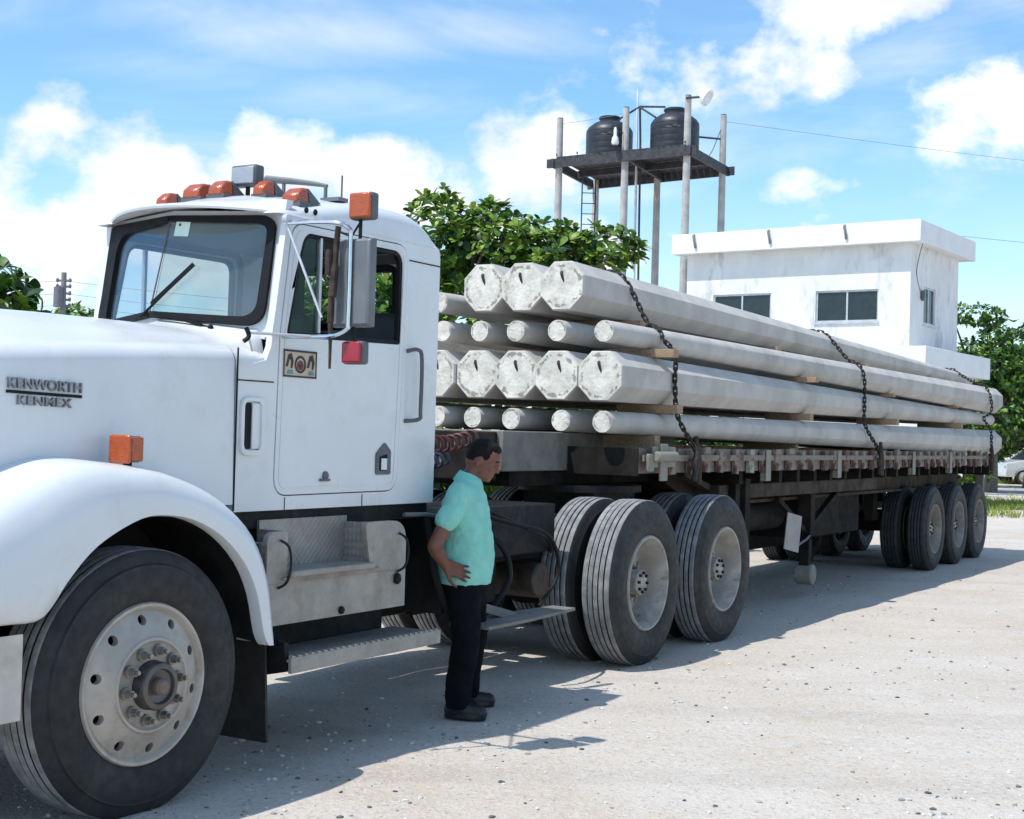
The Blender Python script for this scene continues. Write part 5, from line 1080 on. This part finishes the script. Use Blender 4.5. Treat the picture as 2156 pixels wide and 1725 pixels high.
for k in range(7):
    t = k/6; a = A_.lerp(B_, t) - uy*.22 + Vector((0, 0, .20)); q = MB(); q.box(a.x-.02, a.x+.02, a.y-.02, a.y+.02, a.z, a.z+.07); q.build('toe_bracket', tower_steel, TW)
lx, ly = 1.22+.95*.9, 42.34+.9*2.4
ld = MB(); r0, r1 = Vector((2.02, 44.1, 2.0)), Vector((2.02, 44.1, 9.7)); 
for dx in (0, .42): ld.bar(r0+Vector((dx, 0, 0)), r1+Vector((dx, 0, 0)), .04, .04)
ld.build('ladder_rail', tower_steel, TW)
for k in range(22): q = MB(); z = 2.3+k*.33; q.bar((2.02, 44.1, z), (2.44, 44.1, z), .025, .025); q.build('ladder_rung', tower_steel, TW)
ZT = ZP+.185
def tank(c, r, h, label):
    t = thing('water_tank', label, 'water tank', WF, (c[0], c[1], ZT), 'black water tanks on the platform')
    pr = [(.001, 0), (r*.985, 0), (r, .03)]
    zz = .03
    for k in range(5):
        z0 = .03 + k*(h*.66-.03)/5; z1 = .03+(k+1)*(h*.66-.03)/5; pr += [(r, z0+.02), (r, z1-.03), (r*.992, z1-.015), (r*.992, z1-.008)]
    pr += [(r, h*.66), (r*.985, h*.70), (r*.90, h*.765), (r*.66, h*.86), (r*.46, h*.90), (r*.43, h*.905), (r*.43, h*.955)]
    q = MB(); q.lathe(pr, 40, axis='z', c=(c[0], c[1], ZT)); q.build('tank_body', tank_m, t, smooth=40)
    q = MB(); q.lathe([(r*.40, h*.95), (r*.47, h*.955), (r*.475, h*.99), (r*.42, h*1.005), (.001, h*1.01)], 32, axis='z', c=(c[0], c[1], ZT)); q.build('lid', pbr('dark_teal_lid', (.012, .04, .05), .45), t)
    q = MB(); dv = (Vector((0, 0, 0)) - Vector((c[0], c[1], 0))).normalized(); sd3 = Vector((-dv.y, dv.x, 0))
    for k, (o1, w_) in enumerate(((-.20, .10), (-.08, .12), (.05, .08), (.13, .10))):
        a = math.atan2(dv.y, dv.x) + o1/r*-1 - .12; q.add([Vector((c[0]+(r+.003)*math.cos(a+s*w_/2/r), c[1]+(r+.003)*math.sin(a+s*w_/2/r), ZT+h*.545+v+.03*math.sin(k*2))) for s, v in ((-1, 0), (1, .01), (1, .05), (-1, .035))], [(0, 1, 2, 3)])
    q.build('worn_lettering', pbr('worn_tank_print', (.11, .12, .13), .6), t)
    return t
tank((2.78, 43.2), .725, 1.47, 'black water tank on the left of the platform, slightly lower looking'); tank((4.66, 42.0), .735, 1.50, 'black water tank on the right of the platform beside the floodlight')
# pipes between the tanks belong to the tower
q = MB(); q.tube([(3.12, 43.0, ZT+1.42), (3.62, 42.3, ZT+1.62), (4.35, 41.95, ZT+1.55)], .032, 7); q.tube([(3.62, 42.3, ZT+1.62), (3.66, 42.3, ZT+.6), (3.72, 42.3, 5), (3.72, 42.3, 0)], .035, 7); q.tube([(3.62, 42.3, ZT+1.60), (4.05, 41.75, ZT+1.18)], .03, 7); q.build('pipe', tower_steel, TW)
q = MB(); q.tube([(3.60, 42.4, 0), (3.57, 42.4, 9), (3.55, 42.4, 12.15)], [.045, .04, .025], 8); q.build('lightning_rod', white_pl, TW)
q = MB(); q.bar((6.2, 42.7, 10.75), (5.3, 42.3, 10.72), .05, .05); q.tube([(6.2, 42.7, 11.2), (5.9, 42.55, 10.4), (5.7, 42.5, 10.05)], .012, 5); q.build('side_stay', tower_steel, TW)
# floodlights
FL = thing('floodlight', 'white dish floodlight on the tall right post of the tower', 'floodlight', WF, (4.8, 39.95, 11.2), 'floodlights on the tower')
q = MB(); q.bar((4.72, 39.9, 11.30), (5.2, 39.82, 11.33), .06, .05); q.build('arm', tower_steel, FL)
dd = Vector((.75, -.45, -.55)).normalized(); m = rot_to(dd); c0 = Vector((5.12, 39.85, 11.42)); q = MB(); prf = [(.001, -.01), (.05, 0), (.08, .02), (.12, .08), (.22, .20), (.255, .28), (.24, .285), (.20, .23), (.12, .14), (.001, .12)]
q.rings([[c0 + m @ Vector((r*math.cos(2*math.pi*j/24), r*math.sin(2*math.pi*j/24), h)) for j in range(24)] for r, h in prf], caps=False); q.build('reflector', white_pl, FL)
FL2 = thing('floodlight', 'small white hanging lamp on the middle post of the tower', 'floodlight', WF, (3.0, 41.0, 10.4), 'floodlights on the tower')
q = MB(); q.lathe([(.001, 0), (.09, .0), (.11, .06), (.09, .20), (.05, .26), (.05, .42), (.035, .5), (.001, .52)], 20, axis='z', c=(2.80, 40.9, 10.12)); q.build('lamp_body', white_pl, FL2); q = MB(); q.bar((3.1, 41.1, 10.5), (2.82, 40.9, 10.5), .03, .03); q.build('arm', tower_steel, FL2)

# ------------------------------------------------------------------ trees
leaf = MB(); prof_l = [(0, .0), (.10, .07), (.32, .19), (.58, .25), (.80, .25), (.94, .15), (1.0, .0)]
for i, (t, w_) in enumerate(prof_l): z = .10*math.sin(t*2.6) - .06*t; leaf.v += [(t, -w_, z+.10*w_), (t, 0, z), (t, w_, z+.10*w_)]
for i in range(len(prof_l)-1):
    a = i*3; leaf.f += [(a, a+1, a+4, a+3), (a+1, a+2, a+5, a+4)]; leaf.mi += [0, 0]
LV = np.array(leaf.v); LFc = np.array(leaf.f)
LV_lo = np.array([(0, 0, 0), (.55, -.30, .03), (.62, 0, .0), (.55, .30, .03), (1.0, 0, -.06)]); LF_lo = np.array([(0, 1, 2, 2), (0, 2, 3, 3), (1, 4, 2, 2), (2, 4, 3, 3)])
LEAFM = [leafA, leafB, leafC, leafD]
leaf_me = []
for m in LEAFM: leaf_me.append(mesh_only(leaf, 'leaf', m, 60))
def tree(name, label, base, trunk_r, blobs, n_ros, leaf_len, seed, lo=False, n_leaf_obj=0, weights=(.34, .36, .2, .10), per=8, group=None, limbs=10, up=.55):
    r = np.random.RandomState(seed); Tn = thing(name, label, 'tree', WF, base, group); base = np.array(base, float)
    vol = np.array([b[1][0]*b[1][1]*b[1][2] for b in blobs]); pk_ = vol**(.67); pk_ /= pk_.sum(); V_, F_ = (LV_lo, LF_lo) if lo else (LV, LFc)
    cen, axs = [], []
    for _ in range(n_ros):
        c, rad = blobs[r.choice(len(blobs), p=pk_)]; d = r.normal(size=3); d /= np.linalg.norm(d); rr = (.45 + .58*r.rand()**.5)*(1 + .16*mnoise.noise((d[0]*2.3+seed, d[1]*2.3, d[2]*2.3)))
        p = np.array(c) + d*np.array(rad)*rr; a = d*.8 + np.array((0, 0, up)) + r.normal(size=3)*.25; cen.append(p); axs.append(a/np.linalg.norm(a))
    mats_, L = [], []
    for p, a in zip(cen, axs):
        u = np.cross(a, (0.3, .5, .8)); u /= np.linalg.norm(u); w_ = np.cross(a, u); tone = r.rand(); ph = r.rand()*6.28
        k = per + r.randint(-2, 3)
        for i in range(k):
            t = ph + 6.28*i/k + r.normal()*.18; tilt = .15 + .75*r.rand(); d = (u*np.cos(t) + w_*np.sin(t))*np.cos(tilt) + a*np.sin(tilt); d /= np.linalg.norm(d)
            d[2] -= .12; d /= np.linalg.norm(d)
            s = np.cross(a, d); s /= max(1e-6, np.linalg.norm(s)); nn = np.cross(d, s); ln = leaf_len*(.65 + .55*r.rand()); M = np.stack([d, s, nn], 1)*ln
            mi = r.choice(4, p=weights) if tone > .25 else r.choice(4, p=(.15, .4, .43, .02)); L.append((p + d*.02, M, mi))
    # nearest leaves (towards the camera) as single parts
    order = np.argsort([np.linalg.norm(q[0][:2]) - .35*q[0][2] for q in L]) if n_leaf_obj else []
    own = set(order[:n_leaf_obj].tolist()) if n_leaf_obj else set()
    vv, ff_, mm = [], [], []; off = 0
    for i, (p, M, mi) in enumerate(L):
        if i in own: continue
        vv.append(V_ @ M.T + p - base); ff_.append(F_ + off); off += len(V_); mm += [mi]*len(F_)
    vv = np.concatenate(vv); ff_ = np.concatenate(ff_); me = bpy.data.meshes.new('crown')
    me.from_pydata(vv.tolist(), [], [tuple(f) if f[2] != f[3] else tuple(f[:3]) for f in ff_.tolist()])
    for m in LEAFM: me.materials.append(m)
    me.polygons.foreach_set('material_index', mm); me.polygons.foreach_set('use_smooth', [True]*len(me.polygons))
    co = bpy.data.objects.new('crown', me); COL.objects.link(co); co.parent = Tn; co['kind'] = 'stuff'; ORG[co.name] = ORG[Tn.name]
    for i in own:
        p, M, mi = L[i]; o = bpy.data.objects.new('leaf', leaf_me[mi]); COL.objects.link(o); o.parent = co; ln = np.linalg.norm(M[:, 0]); m3 = Matrix((M/ln).tolist()); o.matrix_local = Matrix.Translation(Vector(p - base)) @ m3.to_4x4() @ Matrix.Scale(float(ln), 4)
    tk = MB(); top = np.mean([b[0] for b in blobs], 0); fork = base + (top-base)*np.array((.25, .25, .55)); tk.tube(spline([base, base*.6+fork*.4+np.array((.05, .03, 0)), fork], 4), [trunk_r*(1-.05*i) for i in range(9)], 10)
    idx = r.choice(len(cen), min(limbs*3, len(cen)), replace=False)
    for j, k in enumerate(idx):
        e = cen[k]; mid = fork*.5 + e*.5 + np.array((0, 0, -.08*np.linalg.norm(e-fork))) ; R0 = trunk_r*(.5 if j < limbs else .22); tk.tube(spline([fork if j < limbs else fork*.4+e*.6 - np.array((0, 0, .15)), mid if j < limbs else e*.8+fork*.2, e], 4), [R0*(1-.095*i) for i in range(9)], 6)
    tk.build('trunk', bark, Tn); return Tn
# tropical almond behind the load
tree('almond_tree', 'broad-leaved almond tree rising behind the front of the pole load', (-1.3, 19.6, 0), .16,
     [((-1.08, 19.3, 4.15), (.52, .8, .72)), ((-.35, 19.3, 4.05), (.75, .9, .65)), ((.35, 19.2, 4.05), (.65, .8, .45)), ((1.1, 19.1, 4.12), (.6, .55, .30)), ((-2.1, 19.5, 3.2), (.9, 1.0, .65)), ((-3.2, 19.8, 2.9), (.8, .9, .6)), ((-.6, 19.4, 3.2), (1.3, 1.0, .6))],
     1500, .145, 5, n_leaf_obj=300, limbs=12, up=.95, weights=(.40, .33, .15, .12))
tree('almond_tree', 'dark broad-leaved tree showing above the hood at the left edge', (-7.2, 17.2, 0), .14, [((-6.9, 17.1, 3.0), (.95, .9, .62)), ((-7.9, 17.3, 3.3), (1.0, 1.0, .8)), ((-6.15, 16.9, 2.75), (.45, .5, .42))], 260, .25, 9, n_leaf_obj=120, weights=(.12, .38, .47, .03), limbs=8)
for i, (x, y, z, lab) in enumerate(((-2.6, 21.5, 1.5, 'dense leafy bush under the almond tree behind the cab'), (-.2, 21.8, 1.35, 'dense leafy bush under the almond tree behind the trailer nose'), (2.6, 24.5, 1.2, 'low leafy bush seen below the trailer deck'))):
    tree('bush', lab, (x, y, 0), .06, [((x, y, z), (1.7, .9, z)), ((x+.9, y+.2, z*.8), (1.2, .8, z*.8))], 420, .22, 61+i, lo=True, weights=(.15, .4, .43, .02), per=8, limbs=6)
# trees on the right beyond the building
tree('shade_tree', 'spreading dark tree right of the white building with a flat upper branch', (16.6, 48.5, 0), .25, [((16.0, 48.3, 4.2), (1.6, 1.6, .95)), ((15.9, 48.2, 6.1), (.95, .8, .32)), ((16.5, 48.2, 5.2), (.6, .7, .8)), ((17.8, 48.6, 3.6), (1.6, 1.6, 1.5)), ((16.2, 48.2, 2.8), (1.9, 1.4, 1.2))], 1500, .21, 21, lo=True, weights=(.20, .38, .40, .02), per=7)
tree('shade_tree', 'dense dark green tree at the right edge behind the parked car', (20.5, 55.5, 0), .25, [((20.5, 55.5, 3.6), (2.6, 2, 2.1)), ((18.6, 55.5, 2.6), (1.8, 1.8, 1.7)), ((22.8, 56, 3.4), (2.4, 2, 2.3))], 1500, .25, 22, lo=True, weights=(.15, .35, .48, .02), per=7)
tree('shade_tree', 'big dark green tree furthest right beyond the road', (26.5, 66, 0), .3, [((25, 66, 4.5), (4, 3, 3.2)), ((30, 67, 4.5), (4, 3, 3.4)), ((21.5, 67, 3.4), (3.6, 3, 2.6))], 1500, .36, 23, lo=True, weights=(.12, .33, .53, .02), per=7)
# shrubs across the yard, seen below the trailer and over the hood
for i, (x, y, rx, h_, lab) in enumerate(((4.2, 33.0, 2.6, 1.5, 'low dark shrub far beyond the drive wheels'), (8.6, 37.5, 2.4, 1.3, 'low dark shrub at the foot of the white building'), (-.8, 28, 2.2, 1.6, 'low dark shrub beyond the trailer front, left of the others'), (-24.5, 62.0, 3.2, 2.6, 'pale green bush around the foot of the utility pole'), (-17.8, 61, 2.6, 2.1, 'small dark bush right of the utility pole'), (12.6, 44.5, 2.0, 1.5, 'dark shrub right of the building beyond the trailer wheels'))):
    tree('shrub', lab, (x, y, 0), .05, [((x, y, h_*.5), (rx, 1.0, h_*.55)), ((x+rx*.6, y, h_*.45), (rx*.6, .9, h_*.5))], 300, .24 if y < 50 else .4, 31+i, lo=True, weights=(.25, .4, .33, .02), per=7, limbs=6)
for i, (x, h_) in enumerate(((-23.6, 6.3), (-20.2, 6.9), (-17.0, 6.1))):
    tree('far_tree', ('rounded far tree low over the hood, left of the utility pole', 'pale rounded far tree at the foot of the utility pole', 'rounded far tree against the windscreen edge')[i], (x, 64.5, 0), .2, [((x, 64.5, h_-1.3), (1.7, 1.5, 1.2)), ((x+.4, 64.5, h_-2.8), (2.2, 1.6, 1.4))], 380, .38, 51+i, lo=True, weights=(.35, .4, .2, .05), per=7)

# ------------------------------------------------------------------ utility pole and wires
UP = thing('utility_pole', 'distant utility pole with crossarm and insulators above the hood', 'utility pole', WF, (-19.35, 60, 0))
q = MB(); q.tube([(-19.35, 60, 0), (-19.35, 60, 7.95)], [.16, .11], 10); q.build('shaft', pbr('utility_pole_concrete', (.20, .20, .22), .9), UP)
um = pbr('utility_hardware', (.16, .16, .19), .7)
for z in (7.6, 7.35, 7.05, 6.78, 6.52):
    q = MB(); q.cyl((-19.62, 60, z), (-19.08, 60, z), .05, n=8); q.ell((-19.62, 60, z+.02), (.07, .07, .10)); q.ell((-19.08, 60, z+.02), (.07, .07, .10)); q.build('insulator', um, UP)
q = MB(); q.cyl((-19.5, 59.8, 6.45), (-19.5, 59.8, 7.3), .2, n=14); q.build('transformer', um, UP)
wire_m = pbr('cable_grey', (.16, .17, .19), .7)
for z, nm in ((7.6, 'thin power wire meeting the utility pole at its top'), (7.05, 'thin power wire meeting the utility pole at mid height'), (6.55, 'thin power wire lowest on the utility pole')):
    q = MB(); pts = [Vector((-60 + 4*k, 62 - .05*k, z + .9*((k-10.2)/10)**2*(1 if k < 10 else 1) + .0)) for k in range(26)]
    pts = [Vector((-19.35 + dx, 60 + dx*.06, z - .75 + .75*((abs(dx) % 30 - 15)/15)**2)) for dx in np.linspace(-45, 45, 61)]
    q.tube(pts, .009, 5); o = q.build('power_wire', wire_m, frame=WF, origin=(-19.35, 60, z)); setp(o, nm, 'wire', 'power wires on the left')
for a, b, nm in (((6.2, 42.7, 11.3), (40, 60, 13.2), 'thin cable running right from the tower posts'), ((9.9, 36, 7.1), (40, 58, 10.0), 'thin cable running right from the building roof'), ((1.22, 42.34, 11.0), (3.1, 41.1, 11.1), 'thin wire strung between the left and middle tower posts')):
    a, b = Vector(a), Vector(b); q = MB(); q.tube([a.lerp(b, t) + Vector((0, 0, -.012*(b-a).length*math.sin(math.pi*t))) for t in np.linspace(0, 1, 17)], .006, 5); o = q.build('cable', wire_m, frame=WF, origin=tuple(a)); setp(o, nm, 'cable')

# ------------------------------------------------------------------ parked car
CF = Frame((21.2, 60.0, 0), R(8))
car = thing('parked_car', 'pale silver estate car parked beyond the trailer rear under the trees', 'car', CF, (2.1, .85, 0))
def car_sec(x, zt_, wt, zb=.32): return [(x, .85-.82, zb), (x, .85-.86, .62), (x, .85-.84, .90), (x, .85-wt, zt_), (x, .85+wt, zt_), (x, .85+.84, .90), (x, .85+.86, .62), (x, .85+.82, zb)]
q = MB(); q.rings([car_sec(x, z, w) for x, z, w in ((0, .80, .70), (.06, .92, .76), (.5, 1.0, .80), (1.05, 1.06, .80), (2.2, 1.06, .82), (3.6, 1.05, .82), (4.1, 1.03, .80), (4.2, .90, .76))]); q.build('body', car_paint, car, bevel=.03)
q = MB(); q.rings([[(x0, .85-w0, 1.05), (x0, .85+w0, 1.05), (x1, .85+w1, zt_), (x1, .85-w1, zt_)] for x0, x1, w0, w1, zt_ in ((1.0, 1.62, .80, .66, 1.52), (2.0, 2.05, .815, .68, 1.585), (3.2, 3.15, .815, .68, 1.57), (3.95, 3.72, .80, .64, 1.5))]); q.build('greenhouse', dark_glass, car, smooth=20)
q = MB(); q.box(1.60, 3.75, .85-.66, .85+.66, 1.545, 1.60); q.build('roof', car_paint, car, bevel=.03)
for y in (.85-.80, .85+.80):
    for (x0, x1, dx) in ((1.02, 1.62, 0), (2.28, 2.22, 0), (3.2, 3.14, 0), (3.9, 3.68, 0)): q = MB(); s = 1 if y > .85 else -1; q.bar((x0, y+s*.012, 1.05), (x1, .85+s*.685, 1.57), .07, .04); q.build('roof_pillar', car_paint, car)
cw = MB(); cw.lathe([(.19, .03), (.22, .01), (.30, .0), (.325, .02), (.325, .18), (.3, .2)], 32); cwm = mesh_only(cw, 'car_tyre', rubber); ch = MB(); ch.lathe([(.001, .02), (.06, .01), (.10, .04), (.17, .03), (.20, .02)], 24); chm = mesh_only(ch, 'car_wheel_cap', alu_rim)
for x in (.78, 3.35):
    for y, rz in ((-.012, 0), (1.712, math.pi)):
        w = inst('wheel', chm, car, Vector((x, y, .325)) - Vector((2.1, .85, 0)), (0, 0, rz)); inst('tyre', cwm, w, (0, 0, 0))
    q = MB(); q.lathe([(.36, -.016), (.36, .1), (.0, .1)], 28, c=(x, 0, .36)); q.build('wheel_arch', black, car)
q = MB(); q.box(.0, .16, .02, .22, .66, .80); q.build('headlamp', lampface, car, bevel=.02)
q = MB(); q.box(1.25, 1.38, -.12, .0, 1.05, 1.16); q.build('mirror', black, car, bevel=.02)

# ------------------------------------------------------------------ road strip and grass on the right
rd = MB(); rd.add([(8, 45.5, .012), (60, 52, .012), (60, 58, .012), (8, 51.5, .012)], [(0, 1, 2, 3)]); o = rd.build('road', pbr('pale_asphalt_road', (.33, .33, .33), .9, var=.1, scale=1.5), frame=WF); setp(o, 'pale road crossing behind the yard', kind='structure')
r = np.random.RandomState(4); vv = []; ff_ = []; mi_ = []
def blade(x, y, h_):
    a = r.rand()*6.28; w_ = .018; b = len(vv); dx, dy = math.cos(a)*w_, math.sin(a)*w_; lx_, ly_ = r.normal()*h_*.35, r.normal()*h_*.35
    vv.extend([(x-dx, y-dy, 0), (x+dx, y+dy, 0), (x+lx_, y+ly_, h_)]); ff_.append((b, b+1, b+2)); mi_.append(int(r.choice(3, p=(.4, .35, .25))))
for _ in range(16000):
    t = r.rand(); x = 11.4 + r.rand()*11; y = 34.5 + (x-11.4)*.62 + abs(r.normal())*2.2*(1 if r.rand() > .1 else 2); 
    if mnoise.noise((x*.55, y*.55, 2)) > -.12: blade(x, y, .06+.12*r.rand())
for _ in range(9000):
    x = r.uniform(10, 32); y = 59 + (x-10)*.12 + abs(r.normal())*2.; blade(x, y, .1+.2*r.rand())
for _ in range(7000):
    x = r.uniform(-6, 12); y = 26 + abs(r.normal())*5 + (x+6)*.3
    if mnoise.noise((x*.35, y*.35, 5)) > 0: blade(x, y, .08+.16*r.rand())
me = bpy.data.meshes.new('grass'); me.from_pydata(vv, [], ff_)
for m in (leafD, leafA, pbr('dry_grass', (.30, .25, .10), .8)): me.materials.append(m)
me.polygons.foreach_set('material_index', mi_); go = bpy.data.objects.new('grass', me); COL.objects.link(go); setp(go, 'patchy short grass beside the far road', kind='stuff')
